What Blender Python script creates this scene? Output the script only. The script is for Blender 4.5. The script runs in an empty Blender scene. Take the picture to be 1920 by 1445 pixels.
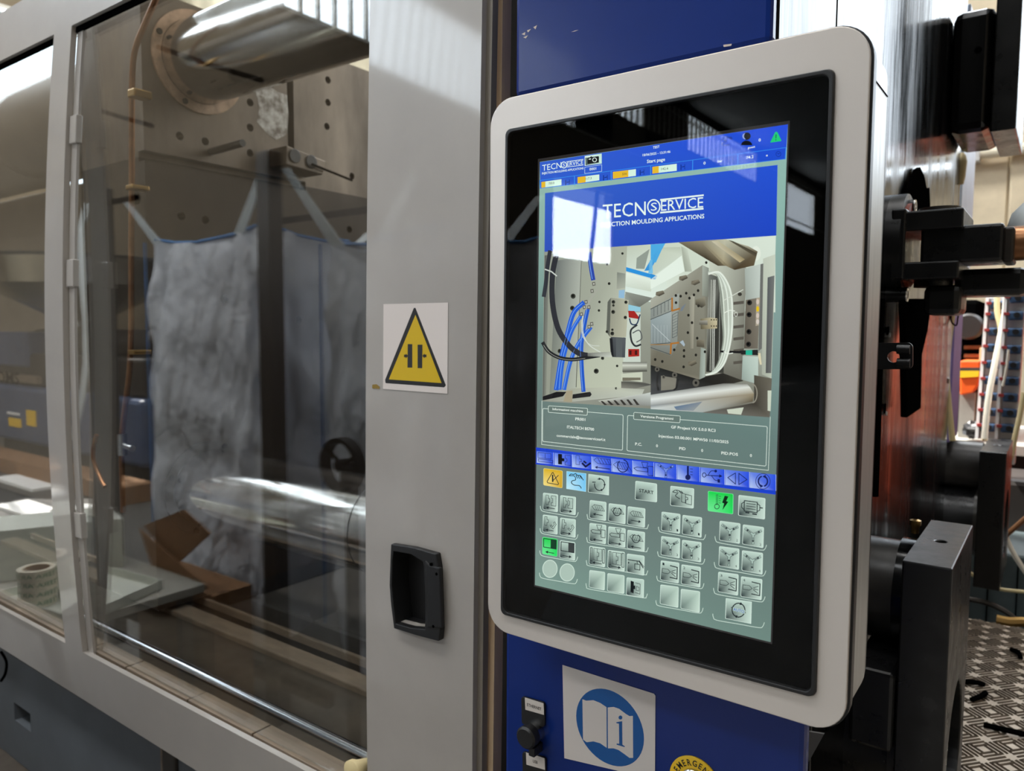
import bpy, bmesh, math, random
from mathutils import Vector, Matrix
random.seed(7)
PI = math.pi
# ------------------------------------------------------------------ camera, world, light
FPX, YAW, PITCH, ROLL = 1409.6, 0.631, 0.0735, 0.0052      # focal length in pixels of a 1920x1445 frame
cy_, sy_, cp_, sp_ = math.cos(YAW), math.sin(YAW), math.cos(PITCH), math.sin(PITCH)
FWD = Vector((-sy_*cp_, cy_*cp_, -sp_)); R0 = Vector((cy_, sy_, 0)); U0 = R0.cross(FWD)
RGT = R0*math.cos(ROLL) + U0*math.sin(ROLL); UP = U0*math.cos(ROLL) - R0*math.sin(ROLL)
sc = bpy.context.scene
COL = sc.collection
cam = bpy.data.cameras.new('camera'); cam.sensor_width = 36; cam.sensor_fit = 'HORIZONTAL'
cam.lens = 36*FPX/1920; cam.clip_start = .01; cam.clip_end = 200
cam.dof.use_dof = True; cam.dof.focus_distance = .86; cam.dof.aperture_fstop = 7.5
co = bpy.data.objects.new('camera', cam); COL.objects.link(co)
co.matrix_world = Matrix((RGT, UP, -FWD)).transposed().to_4x4()
sc.camera = co
sc.view_settings.view_transform = 'Standard'; sc.view_settings.look = 'None'
sc.view_settings.exposure = 0.0; sc.view_settings.gamma = 1; sc.view_settings.use_curve_mapping = False
w = bpy.data.worlds.new('sky'); sc.world = w; w.use_nodes = True
bgn = w.node_tree.nodes['Background']; bgn.inputs[0].default_value = (.72, .86, 1, 1); bgn.inputs[1].default_value = 3.0
WX = -12.0        # hall wall with the high glazing
WB = 7.0          # hall wall behind the machine
CEIL = 8.6; FLOOR = -1.5
def area(name, loc, rot, sx, sy, rad, col):
    l = bpy.data.lights.new(name, 'AREA'); l.shape = 'RECTANGLE'; l.size = sx; l.size_y = sy
    l.energy = rad*PI*sx*sy; l.color = col
    o = bpy.data.objects.new(name, l); COL.objects.link(o); o.location = loc; o.rotation_euler = rot
    return o
DAY = (.86, .93, 1.0)
# daylight in the openings of the hall (clerestory, low windows, back windows), plus unseen roof fill added for brightness
for yc, zc, ly, lz, rd in ((-5.6, 7.0, 25.2, 2.0, 7.0), (-21.6, 7.65, 2.3, 1.3, 9.0), (-30.4, 7.65, 8.2, 1.3, 9.0), (-42.1, 6.7, 5.4, 2.2, 9.0)):
    area('daylight_clerestory', (WX-.05, yc, zc), (0, -PI/2, 0), lz, ly, rd, (.82, .91, 1.0))
area('daylight_window', (WX-.05, -18.75, 3.0), (0, -PI/2, 0), 1.7, 3.5, 32.0, DAY)
area('daylight_window', (WX-.05, 4.7, 3.6), (0, -PI/2, 0), 1.5, 3.0, 20.0, DAY)
area('daylight_back_window', (1.9, WB+.05, 3.65), (-PI/2, 0, 0), 3.6, 4.7, 2.1, (.95, .98, 1))
area('daylight_back_window', (-2.35, WB+.05, 4.4), (-PI/2, 0, 0), 3.6, 3.2, 9.0, (.95, .98, 1))
for yy, rad in ((-9.0, 10.0), (-2.5, 12.0), (2.6, 25.0)):  # unseen roof strips, added to light the aisle, bags and platen
    area('overhead_fill', (-3.5, yy, CEIL+.1), (0, 0, 0), 9.0, 1.4, rad, (1, .97, .93))
area('overhead_fill', (5.2, -3.5, CEIL+.1), (0, 0, 0), 5.0, 1.6, 9.0, (1, .96, .9))  # unseen fill, added to brighten the dark right side
sun = bpy.data.lights.new('sun', 'SUN'); sun.energy = 14; sun.angle = .01; sun.color = (1, .96, .9)
so = bpy.data.objects.new('sun', sun); COL.objects.link(so)
so.rotation_euler = Vector((math.cos(math.radians(58)), .12, -math.sin(math.radians(58)))).to_track_quat('-Z', 'Y').to_euler()

# ------------------------------------------------------------------ helpers
def ray(px, py): return FWD + RGT*((px-960)/FPX) - UP*((py-722.5)/FPX)
def atY(px, py, Y): d = ray(px, py); return d*(Y/d.y)
def atX(px, py, X): d = ray(px, py); return d*(X/d.x)
def atZ(px, py, Z): d = ray(px, py); return d*(Z/d.z)
YG = .815                                        # plane of the door glazing
def mir(px, py, Yv):                             # a thing seen mirrored in the glazing: where it really stands, in the aisle
    p = atY(px, py, Yv); return Vector((p.x, 2*YG-p.y, p.z))
def lin(c): return tuple((v/255/12.92 if v/255 <= .04045 else ((v/255+.055)/1.055)**2.4) for v in c)
MATS = {}
def mat(name, rgb, rough=.5, metal=0, var=0, scale=12, bump=0, bscale=60, bdist=.002, stretch=(1, 1, 1), coat=0, rvar=0, spec=.5, rgb2=None):
    m = bpy.data.materials.new(name); m.use_nodes = True; nt = m.node_tree; N = nt.nodes; L = nt.links
    b = N['Principled BSDF']; c = lin(rgb)
    b.inputs['Base Color'].default_value = (*c, 1); b.inputs['Roughness'].default_value = rough
    b.inputs['Metallic'].default_value = metal; b.inputs['Specular IOR Level'].default_value = spec
    if coat: b.inputs['Coat Weight'].default_value = coat; b.inputs['Coat Roughness'].default_value = .06
    if var or bump or rvar:
        tc = N.new('ShaderNodeTexCoord'); mp = N.new('ShaderNodeMapping'); mp.inputs['Scale'].default_value = stretch
        L.new(tc.outputs['Object'], mp.inputs['Vector'])
    if var or rvar:
        n = N.new('ShaderNodeTexNoise'); n.inputs['Scale'].default_value = scale; n.inputs['Detail'].default_value = 7
        n.inputs['Roughness'].default_value = .62
        L.new(mp.outputs[0], n.inputs['Vector'])
    if var:
        mx = N.new('ShaderNodeMix'); mx.data_type = 'RGBA'
        c2 = lin(rgb2) if rgb2 else tuple(max(0, v*(1-var)) for v in c); c1 = c if rgb2 else tuple(min(1, v*(1+var)) for v in c)
        mx.inputs[6].default_value = (*c1, 1); mx.inputs[7].default_value = (*c2, 1)
        rp = N.new('ShaderNodeMapRange'); rp.inputs[1].default_value = .35; rp.inputs[2].default_value = .65
        L.new(n.outputs[0], rp.inputs[0]); L.new(rp.outputs[0], mx.inputs[0]); L.new(mx.outputs[2], b.inputs['Base Color'])
    if rvar:
        r2 = N.new('ShaderNodeMapRange'); r2.inputs[1].default_value = .35; r2.inputs[2].default_value = .7
        r2.inputs[3].default_value = max(0, rough-rvar); r2.inputs[4].default_value = rough+rvar
        L.new(n.outputs[0], r2.inputs[0]); L.new(r2.outputs[0], b.inputs['Roughness'])
    if bump:
        n2 = N.new('ShaderNodeTexNoise'); n2.inputs['Scale'].default_value = bscale; n2.inputs['Detail'].default_value = 3
        L.new(mp.outputs[0], n2.inputs['Vector'])
        bp = N.new('ShaderNodeBump'); bp.inputs['Strength'].default_value = bump; bp.inputs['Distance'].default_value = bdist
        L.new(n2.outputs[0], bp.inputs['Height']); L.new(bp.outputs[0], b.inputs['Normal'])
    MATS[name] = m; return m
def glassmat(name, k=.95, base=.05, power=4, tint=(.93, .94, .93)):
    m = bpy.data.materials.new(name); m.use_nodes = True; nt = m.node_tree; N = nt.nodes; L = nt.links
    N.remove(N['Principled BSDF']); out = N['Material Output']
    lw = N.new('ShaderNodeLayerWeight'); pw = N.new('ShaderNodeMath'); pw.operation = 'POWER'; pw.inputs[1].default_value = power
    L.new(lw.outputs['Facing'], pw.inputs[0])
    ma = N.new('ShaderNodeMath'); ma.operation = 'MULTIPLY_ADD'; ma.inputs[1].default_value = k; ma.inputs[2].default_value = base
    ma.use_clamp = True; L.new(pw.outputs[0], ma.inputs[0])
    t = N.new('ShaderNodeBsdfTransparent'); t.inputs[0].default_value = (*tint, 1)
    g = N.new('ShaderNodeBsdfGlossy'); g.inputs['Roughness'].default_value = 0
    mx = N.new('ShaderNodeMixShader'); L.new(ma.outputs[0], mx.inputs[0]); L.new(t.outputs[0], mx.inputs[1]); L.new(g.outputs[0], mx.inputs[2])
    L.new(mx.outputs[0], out.inputs[0]); MATS[name] = m; return m
def colmat(name, emit):                          # flat print / screen content: colour comes per corner
    m = bpy.data.materials.new(name); m.use_nodes = True; nt = m.node_tree; N = nt.nodes; L = nt.links
    a = N.new('ShaderNodeVertexColor'); a.layer_name = 'Col'
    if emit:
        N.remove(N['Principled BSDF']); e = N.new('ShaderNodeEmission'); e.inputs[1].default_value = emit
        L.new(a.outputs[0], e.inputs[0]); L.new(e.outputs[0], N['Material Output'].inputs[0])
    else:
        L.new(a.outputs[0], N['Principled BSDF'].inputs['Base Color']); N['Principled BSDF'].inputs['Roughness'].default_value = .4
    MATS[name] = m; return m

class MB:
    def __init__(s): s.v = []; s.f = []; s.c = []
    def add(s, vs, fs, cols=None):
        o = len(s.v); s.v += [tuple(p) for p in vs]; s.f += [tuple(i+o for i in f) for f in fs]
        return s
    def box(s, x0, x1, y0, y1, z0, z1):
        x0, x1 = sorted((x0, x1)); y0, y1 = sorted((y0, y1)); z0, z1 = sorted((z0, z1))
        vs = [(x, y, z) for z in (z0, z1) for y in (y0, y1) for x in (x0, x1)]
        return s.add(vs, [(0, 2, 3, 1), (4, 5, 7, 6), (0, 1, 5, 4), (2, 6, 7, 3), (0, 4, 6, 2), (1, 3, 7, 5)])
    def prism(s, pts, vec):                      # flat outline given a thickness
        vec = Vector(vec); n = len(pts); a = [Vector(p) for p in pts]; b = [p+vec for p in a]
        return s.add(a+b, [tuple(range(n-1, -1, -1)), tuple(range(n, 2*n))]+[(i, (i+1) % n, n+(i+1) % n, n+i) for i in range(n)])
    def ringprism(s, outer, inner, vec):         # two outlines with equal counts: a frame with thickness
        vec = Vector(vec); n = len(outer); A = [Vector(p) for p in outer]; B = [Vector(p) for p in inner]
        vs = A+B+[p+vec for p in A]+[p+vec for p in B]; fs = []
        for i in range(n):
            j = (i+1) % n
            fs += [(i, n+i, n+j, j), (2*n+i, 2*n+j, 3*n+j, 3*n+i), (i, j, 2*n+j, 2*n+i), (n+i, 3*n+i, 3*n+j, n+j)]
        return s.add(vs, fs)
    def cyl(s, p0, p1, r0, r1=None, n=24, caps=True):
        p0 = Vector(p0); p1 = Vector(p1); r1 = r0 if r1 is None else r1
        d = (p1-p0).normalized(); a = d.orthogonal().normalized(); b = d.cross(a)
        vs = []
        for p, r in ((p0, r0), (p1, r1)):
            vs += [p+(a*math.cos(t)+b*math.sin(t))*r for t in (2*PI*i/n for i in range(n))]
        fs = [(i, (i+1) % n, n+(i+1) % n, n+i) for i in range(n)]
        if caps: fs += [tuple(range(n-1, -1, -1)), tuple(range(n, 2*n))]
        return s.add(vs, fs)
    def lathe(s, o, d, prof, n=32):              # prof: (along, radius)
        o = Vector(o); d = Vector(d).normalized(); a = d.orthogonal().normalized(); b = d.cross(a); vs = []; fs = []
        for h, r in prof: vs += [o+d*h+(a*math.cos(2*PI*i/n)+b*math.sin(2*PI*i/n))*r for i in range(n)]
        for k in range(len(prof)-1):
            fs += [(k*n+i, k*n+(i+1) % n, (k+1)*n+(i+1) % n, (k+1)*n+i) for i in range(n)]
        return s.add(vs, fs)
    def tube(s, pts, r, n=8, smooth=4):
        P = [Vector(p) for p in pts]
        if smooth and len(P) > 2:
            Q = []
            for i in range(len(P)-1):
                a, b, c, d = P[max(i-1, 0)], P[i], P[i+1], P[min(i+2, len(P)-1)]
                for k in range(smooth):
                    t = k/smooth; Q.append(.5*((2*b)+(c-a)*t+(2*a-5*b+4*c-d)*t*t+(3*b-a-3*c+d)*t**3))
            P = Q+[P[-1]]
        vs = []; fs = []; u = None
        for i, p in enumerate(P):
            d = (P[min(i+1, len(P)-1)]-P[max(i-1, 0)]).normalized()
            u = d.orthogonal() if u is None else u-d*u.dot(d)
            u.normalize(); v = d.cross(u)
            vs += [p+(u*math.cos(2*PI*k/n)+v*math.sin(2*PI*k/n))*r for k in range(n)]
        for i in range(len(P)-1):
            fs += [(i*n+k, i*n+(k+1) % n, (i+1)*n+(k+1) % n, (i+1)*n+k) for k in range(n)]
        fs += [tuple(range(n-1, -1, -1)), tuple(range((len(P)-1)*n, len(P)*n))]
        return s.add(vs, fs)
    def build(s, name, m, parent=None, smooth=False, bevel=0, fix=True):
        me = bpy.data.meshes.new(name); off = parent_origin(parent)
        me.from_pydata([(x-off[0], y-off[1], z-off[2]) for x, y, z in s.v], [], s.f)
        if s.c:
            ca = me.color_attributes.new('Col', 'FLOAT_COLOR', 'CORNER')
            k = 0
            for f, cs in zip(s.f, s.c):
                for q in cs: ca.data[k].color = (*q, 1); k += 1
        elif fix:
            bm = bmesh.new(); bm.from_mesh(me); bmesh.ops.recalc_face_normals(bm, faces=bm.faces); bm.to_mesh(me); bm.free()
        me.materials.append(MATS[m])
        o = bpy.data.objects.new(name, me); COL.objects.link(o)
        if smooth: me.shade_smooth(); me.set_sharp_from_angle(angle=math.radians(38))
        if bevel:
            b = o.modifiers.new('bevel', 'BEVEL'); b.width = bevel; b.segments = 2; b.limit_method = 'ANGLE'; b.angle_limit = math.radians(40)
        if parent: o.parent = parent
        return o
ORIG = {}
def parent_origin(p):
    x = Vector((0, 0, 0))
    while p is not None: x = x+p.location; p = p.parent
    return x
def tag(o, label, cat, group=None, kind=None):
    o['label'] = label; o['category'] = cat
    if group: o['group'] = group
    if kind: o['kind'] = kind
    return o
def thing(name, loc, label, cat, group=None):
    o = bpy.data.objects.new(name, None); o.empty_display_size = .05; COL.objects.link(o); o.location = loc
    return tag(o, label, cat, group)
def struct(mb, name, m, parent=None, **k):
    o = mb.build(name, m, parent, **k)
    if parent is None: o['kind'] = 'structure'
    return o
def plab(o, label): o['label'] = label; return o
def copy_tree(o, loc, parent=None):
    c = o.copy(); COL.objects.link(c); c.parent = parent
    if parent is None: c.location = loc
    for ch in o.children: copy_tree(ch, None, c)
    return c
def carve(o, cutter):                            # real holes: cut one mesh out of another and keep the result
    c = cutter.build('cutter', 'steel_plate')
    m = o.modifiers.new('cut', 'BOOLEAN'); m.object = c; m.operation = 'DIFFERENCE'; m.solver = 'EXACT'
    dg = bpy.context.evaluated_depsgraph_get(); dg.update()
    off = o.matrix_world.copy()
    me = bpy.data.meshes.new_from_object(o.evaluated_get(dg)); old = o.data
    o.modifiers.remove(m); o.data = me; me.name = old.name; bpy.data.meshes.remove(old)
    cm = c.data; bpy.data.objects.remove(c); bpy.data.meshes.remove(cm)
    return o
def rounded(corners, r, n=6):                    # corners of a quad, in order, rounded in their own plane
    out = []; k = len(corners); C = [Vector(c) for c in corners]
    for i in range(k):
        p, a, b = C[i], C[i-1], C[(i+1) % k]; da = (a-p).normalized(); db = (b-p).normalized()
        s0 = p+da*r; e0 = p+db*r; cc = p+da*r+db*r
        for j in range(n+1):
            t = j/n*PI/2; out.append(cc-db*r*math.cos(t)-da*r*math.sin(t))
    return out

# flat print and screen content: drawn as polygons lying on the plane Y = const, pixel outlines projected onto it
FC = {}
def font_mesh(s, bold):
    key = (s, bold)
    if key not in FC:
        cu = bpy.data.curves.new('t', 'FONT'); cu.body = s; cu.resolution_u = 2; cu.offset = .016 if bold else 0
        o = bpy.data.objects.new('t', cu); COL.objects.link(o)
        dg = bpy.context.evaluated_depsgraph_get(); dg.update()
        me = bpy.data.meshes.new_from_object(o.evaluated_get(dg))
        vs = [tuple(v.co[:2]) for v in me.vertices]; fs = [tuple(p.vertices) for p in me.polygons]
        bpy.data.objects.remove(o); bpy.data.curves.remove(cu); bpy.data.meshes.remove(me)
        FC[key] = (vs, fs)
    return FC[key]
CAPH = None
class DB(MB):
    def __init__(s, Y, step=.00012):
        super().__init__(); s.Y = Y; s.step = step
    def P(s, p, layer): return atY(p[0], p[1], s.Y-layer*s.step)
    def poly(s, pts, col, layer=0):
        cs = [lin(c) for c in col] if isinstance(col[0], (tuple, list)) else [lin(col)]*len(pts)
        o = len(s.v); s.v += [tuple(s.P(p, layer)) for p in pts]; s.f.append(tuple(range(o, o+len(pts)))); s.c.append(cs); return s
    def line(s, pts, wd, col, layer=1, closed=False):
        if closed: pts = list(pts)+[pts[0]]
        for a, b in zip(pts[:-1], pts[1:]):
            dx, dy = b[0]-a[0], b[1]-a[1]; l = math.hypot(dx, dy) or 1; ex, ey = dx/l*wd*.35, dy/l*wd*.35; nx, ny = -dy/l*wd/2, dx/l*wd/2
            s.poly([(a[0]-ex+nx, a[1]-ey+ny), (a[0]-ex-nx, a[1]-ey-ny), (b[0]+ex-nx, b[1]+ey-ny), (b[0]+ex+nx, b[1]+ey+ny)], col, layer)
        return s
    def curve(s, pts, wd, col, layer=1, n=6):
        P = [Vector((*p, 0)) for p in pts]; Q = []
        for i in range(len(P)-1):
            a, b, c, d = P[max(i-1, 0)], P[i], P[i+1], P[min(i+2, len(P)-1)]
            for k in range(n):
                t = k/n; q = .5*((2*b)+(c-a)*t+(2*a-5*b+4*c-d)*t*t+(3*b-a-3*c+d)*t**3); Q.append((q.x, q.y))
        Q.append(pts[-1]); return s.line(Q, wd, col, layer)
    def ell(s, c, rx, ry, col, layer=1, n=24, a0=0, a1=360):
        return s.poly([(c[0]+rx*math.cos(math.radians(a0+(a1-a0)*i/n)), c[1]+ry*math.sin(math.radians(a0+(a1-a0)*i/n))) for i in range(n if a1-a0 == 360 else n+1)], col, layer)
    def ring(s, c, rx, ry, wd, col, layer=1, a0=0, a1=360, n=28):
        return s.line([(c[0]+rx*math.cos(math.radians(a0+(a1-a0)*i/n)), c[1]+ry*math.sin(math.radians(a0+(a1-a0)*i/n))) for i in range(n+1)], wd, col, layer)
    def arrow(s, a, b, wd, hd, col, layer=2):
        dx, dy = b[0]-a[0], b[1]-a[1]; l = math.hypot(dx, dy); ux, uy = dx/l, dy/l
        m = (b[0]-ux*hd, b[1]-uy*hd); s.line([a, m], wd, col, layer)
        return s.poly([b, (m[0]-uy*hd*.55, m[1]+ux*hd*.55), (m[0]+uy*hd*.55, m[1]-ux*hd*.55)], col, layer)
    def text(s, t, a, b, h, col, layer=3, bold=False):      # baseline from a to b, capitals h high
        vs, fs = font_mesh(t, bold); x0 = min(v[0] for v in vs); x1 = max(v[0] for v in vs); cap = max(v[1] for v in font_mesh('H', bold)[0])
        c = lin(col); o = len(s.v); tx, ty = (b[0]-a[0])/(x1-x0), (b[1]-a[1])/(x1-x0)
        for x, y in vs: s.v.append(tuple(s.P((a[0]+(x-x0)*tx, a[1]+(x-x0)*ty-y/cap*h), layer)))
        for f in fs: s.f.append(tuple(i+o for i in f)); s.c.append([c]*len(f))
        return s
    def rr(s, q, r, col, layer=0):               # quad with rounded corners; a corner colour for each of its four corners
        pts = rounded([(*p, 0) for p in q], r, 4); pts = [(p[0], p[1]) for p in pts]
        if isinstance(col[0], (tuple, list)): col = [col[i//5] for i in range(20)]
        return s.poly(pts, col, layer)

# ------------------------------------------------------------------ materials
mat('concrete', (205, 192, 165), .85, var=.12, scale=3, bump=.3, bscale=30)
mat('concrete_panel', (208, 194, 166), .8, var=.10, scale=4, bump=.3, bscale=40)
mat('hall_wall', (128, 116, 98), .8, var=.1, scale=1)
mat('hall_floor', (80, 78, 75), .55, var=.2, scale=1.2)
mat('ceiling_sheet', (165, 165, 160), .7, var=.05)
mat('white_frame', (215, 215, 210), .5)
mat('door_paint', (172, 166, 159), .40, var=.05, scale=5, bump=.018, bscale=300, coat=1.0)
mat('door_edge', (132, 124, 113), .45, var=.12, scale=20, stretch=(1, 1, .2))
mat('beige_seal', (228, 198, 160), .55, var=.12, scale=25, stretch=(1, 1, .2))
mat('black_plastic', (24, 24, 25), .42, var=.15, scale=40)
mat('black_matt', (6, 6, 6), .7, spec=0)
mat('column_black', (34, 30, 27), .5, var=.2, scale=14, stretch=(1, 1, .2))
mat('blue_paint', (18, 45, 118), .22, var=.06, scale=6, bump=.12, bscale=25, coat=.08, spec=.22)
mat('bezel_silver', (208, 200, 192), .38, metal=.35, var=.02, scale=8)
mat('brushed_aluminium', (186, 186, 184), .42, metal=.6, var=.06, scale=30, stretch=(8, 8, .15), rvar=.06)
mat('screen_black', (3, 3, 3), .6, spec=0)
mat('gloss_black', (7, 7, 8), .20, var=.3, scale=7, stretch=(1, 1.6, .2), bump=.35, bscale=18, rvar=.13)
mat('yoke_black', (15, 15, 16), .34, var=.3, scale=20, rvar=.1)
mat('yoke_top', (52, 49, 46), .38, var=.25, scale=18, rvar=.12)
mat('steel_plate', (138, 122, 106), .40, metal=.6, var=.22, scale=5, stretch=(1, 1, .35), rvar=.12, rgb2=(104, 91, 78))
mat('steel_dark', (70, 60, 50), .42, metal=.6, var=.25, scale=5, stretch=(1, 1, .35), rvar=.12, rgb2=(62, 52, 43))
mat('glare_metal', (196, 188, 176), .5, metal=.3, var=.5, scale=45, rvar=.2, rgb2=(118, 105, 92))  # pale tone imitates glare on the platen
mat('platen_side', (104, 96, 88), .5, metal=.3, var=.15, scale=7)
mat('chrome', (196, 192, 188), .16, metal=1, var=.05, scale=5, rvar=.07)
mat('rod_chrome', (190, 190, 194), .16, metal=1)
mat('flange_rust', (178, 146, 118), .55, metal=.4, var=.35, scale=22)
mat('grey_brown_paint', (122, 112, 100), .42, var=.1, scale=4)
mat('dark_machine', (38, 34, 31), .5, var=.3, scale=6)
mat('greasy_dark', (34, 28, 22), .4, var=.5, scale=30)
mat('sill_paint', (80, 71, 61), .4, var=.15, scale=9, rvar=.1)
mat('sill_beige', (128, 112, 95), .45, var=.2, scale=30, stretch=(.3, 1, 1))
mat('grey_block', (74, 70, 66), .45, metal=.4, var=.2, scale=8)
mat('copper', (150, 104, 70), .35, metal=.7, var=.15, scale=30)
mat('brass', (176, 140, 84), .3, metal=.9)
mat('bed_grey', (92, 97, 102), .5, var=.1, scale=5)
mat('bag_white', (234, 238, 246), .55, var=.04, scale=9, bump=1.0, bscale=7, bdist=.05, stretch=(1.6, 1.6, .7))
mat('blue_cord', (70, 130, 190), .6)
mat('strap_white', (222, 230, 232), .6, var=.05, scale=40)
mat('carton', (134, 98, 66), .8, var=.12, scale=10)
mat('machine_blue', (66, 82, 112), .45, var=.1, scale=4)
mat('stainless', (190, 190, 188), .2, metal=1, rvar=.05, scale=5)
mat('tray_white', (205, 208, 198), .5)
mat('table_grey', (150, 148, 140), .6, var=.08)
mat('tape_white', (214, 206, 186), .5)
mat('tape_green', (44, 120, 84), .5)
mat('core_brown', (150, 120, 88), .8)
mat('orange', (226, 92, 26), .45, var=.06)
mat('orange_red', (142, 56, 32), .5, var=.1)
mat('purple_panel', (112, 100, 158), .5, var=.12, scale=14)
mat('pale_blue_panel', (196, 210, 232), .4, var=.05)
mat('cable_beige', (206, 188, 142), .55)
mat('cable_white', (216, 208, 192), .55)
mat('valve_blue', (52, 78, 110), .45)
mat('valve_red', (150, 50, 48), .45)
mat('profile_white', (206, 206, 204), .35, metal=.3)
mat('box_tan', (196, 160, 120), .8, var=.06)
mat('yellow', (244, 198, 34), .5)
mat('teal_grey', (74, 84, 86), .5, var=.15)
mat('tread_plate', (216, 202, 184), .5, metal=.15, var=.3, scale=9, rgb2=(176, 162, 144))
mat('tread_bar', (96, 84, 72), .5, metal=.3, var=.3, scale=20)
mat('pipe_cream', (222, 214, 190), .5)
mat('white_sticker', (226, 218, 212), .45)
mat('rust_patch', (150, 120, 50), .6)
mat('grey_leaf', (120, 118, 116), .5)
mat('sheet_paper', (240, 240, 238), .7)
glassmat('pane_glass', k=1.0, base=.062, power=3.6)
glassmat('screen_glass', k=.95, base=.036, power=5, tint=(.97, .98, .97))
colmat('screen_light', 1.0); colmat('print', 0)
exec_parts = []

# ------------------------------------------------------------------ the hall
struct(MB().box(WX-.3, 9, -48.3, WB+.3, FLOOR-.2, FLOOR), 'floor', 'hall_floor')
# wall with clerestory and low windows, built of piers around its openings
wl = MB()
YA, YB = -48.0, WB
wl.box(WX-.3, WX, YA, YB, FLOOR, 2.1); wl.box(WX-.3, WX, -18.2, YB, 8.0, CEIL+.3); wl.box(WX-.3, WX, YA, -18.2, 8.3, CEIL+.3)
wl.box(WX-.3, WX, -39.4, YB, 4.4, 6.0); wl.box(WX-.3, WX, YA, -39.4, 4.4, 5.6); wl.box(WX-.3, WX, YA, -44.8, 5.6, 6.0)
for a, b, z in ((-18.2, -20.45, 6.0), (-22.75, -26.3, 6.0), (-34.5, -39.4, 6.0), (-44.8, YA, 6.0), (-39.4, -44.8, 7.8), (-20.45, -22.75, 8.3), (-26.3, -34.5, 8.3)): wl.box(WX-.3, WX, a, b, z, CEIL)
wl.box(WX-.3, WX, -34.5, -18.2, 6.0, 7.0)
for a, b in ((YA, -20.5), (-17.0, 3.2), (6.2, YB)): wl.box(WX-.3, WX, a, b, 2.1, 4.4)
struct(wl, 'wall_left', 'hall_wall')
cw = MB()
yy = -34.4
while yy < 7:
    cw.box(WX-.06, WX+.03, yy, yy+(.09 if yy < -18.2 else .06), 7.0 if yy < -18.2 else 6.0, 8.3 if yy < -18.2 else 8.0); yy += .42
yy = -39.0
win = struct(MB().box(WX-.12, WX+.02, YA, YB, 5.94, 6.0).box(WX-.12, WX+.02, YA, YB, 8.0, 8.06), 'window_1', 'white_frame')
cw.build('glazing_bar', 'white_frame', win)
lw_ = struct(MB().box(WX-.1, WX+.05, -20.5, -17, 2.05, 2.12).box(WX-.1, WX+.05, -20.5, -17, 4.36, 4.42), 'window_2', 'white_frame')
MB().prism([(WX-.02, -19.2, 2.1), (WX-.02, -19.04, 2.1), (WX-.02, -19.45, 4.4), (WX-.02, -19.6, 4.4)], (.06, 0, 0)).build('glazing_bar', 'column_black', lw_)
struct(MB().box(WX-.1, WX+.05, 3.2, 6.2, 2.05, 2.12).box(WX-.1, WX+.05, 3.2, 6.2, 4.36, 4.42), 'window_3', 'white_frame')
# back wall with high windows
wb = MB()
wb.box(WX, .1, WB, WB+.3, FLOOR, 2.8); wb.box(3.7, 9, WB, WB+.3, FLOOR, 2.8); wb.box(.1, 3.7, WB, WB+.3, FLOOR, 1.3); wb.box(WX, 9, WB, WB+.3, 6.0, CEIL+.3)
for a, b in ((WX, -4.15), (-.55, .1), (3.7, 9)): wb.box(a, b, WB, WB+.3, 2.8, 6.0)

wback = struct(wb, 'wall_back', 'concrete')
for i, x0 in enumerate((-4.6, -3.4, -2.2, -1.0)):
    for z0 in (-.9, .55, 2.0):
        MB().box(x0+.01, x0+.60 if i == 3 else x0+1.19, WB-.03, WB, z0+.012, min(z0+1.438, 2.76)).build('panel', 'concrete_panel', wback, bevel=.006)
for z0 in (-.9, ):
    MB().box(-.38, .1, WB-.06, WB, z0, 5.9).build('pillar', 'concrete_panel', wback, bevel=.01)
fr = struct(MB().box(-4.15, -.55, WB-.02, WB+.1, 2.74, 2.8).box(-.6, -.55, WB-.02, WB+.1, 2.8, 6), 'window_4', 'white_frame')
struct(MB().box(.1, 3.7, WB-.02, WB+.1, 1.24, 1.3).box(1.85, 1.92, WB-.02, WB+.1, 1.3, 6), 'window_5', 'white_frame')
# far ends
struct(MB().box(WX, 9, YA-.3, YA, FLOOR, CEIL+.3), 'wall_front', 'hall_wall')
struct(MB().box(9, 9.3, YA, WB, FLOOR, CEIL+.3), 'wall_right', 'hall_wall')
ce = MB(); prev = YA
for yc in (-9.0, -2.5, 2.6):
    ce.box(WX, 9, prev, yc-.7, CEIL, CEIL+.2); ce.box(WX, -8, yc-.7, yc+.7, CEIL, CEIL+.2); ce.box(1 if yc != -2.5 else 7.7, 9, yc-.7, yc+.7, CEIL, CEIL+.2); prev = yc+.7
ce.box(WX, 9, prev, WB, CEIL, CEIL+.2)
struct(ce, 'ceiling', 'ceiling_sheet')
pp = MB(); pz = atY(1880, 283, WB-.12).z
pp.cyl((-1.2, WB-.12, pz), (4, WB-.12, pz), .045, n=16)
pipe = tag(pp.build('wall_pipe', 'pipe_cream', smooth=True), 'cream pipe running level along the concrete wall', 'pipe')
MB().box(-.62, -.58, WB-.17, WB, pz-.06, pz+.06).build('pipe_clip', 'profile_white', pipe)

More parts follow.
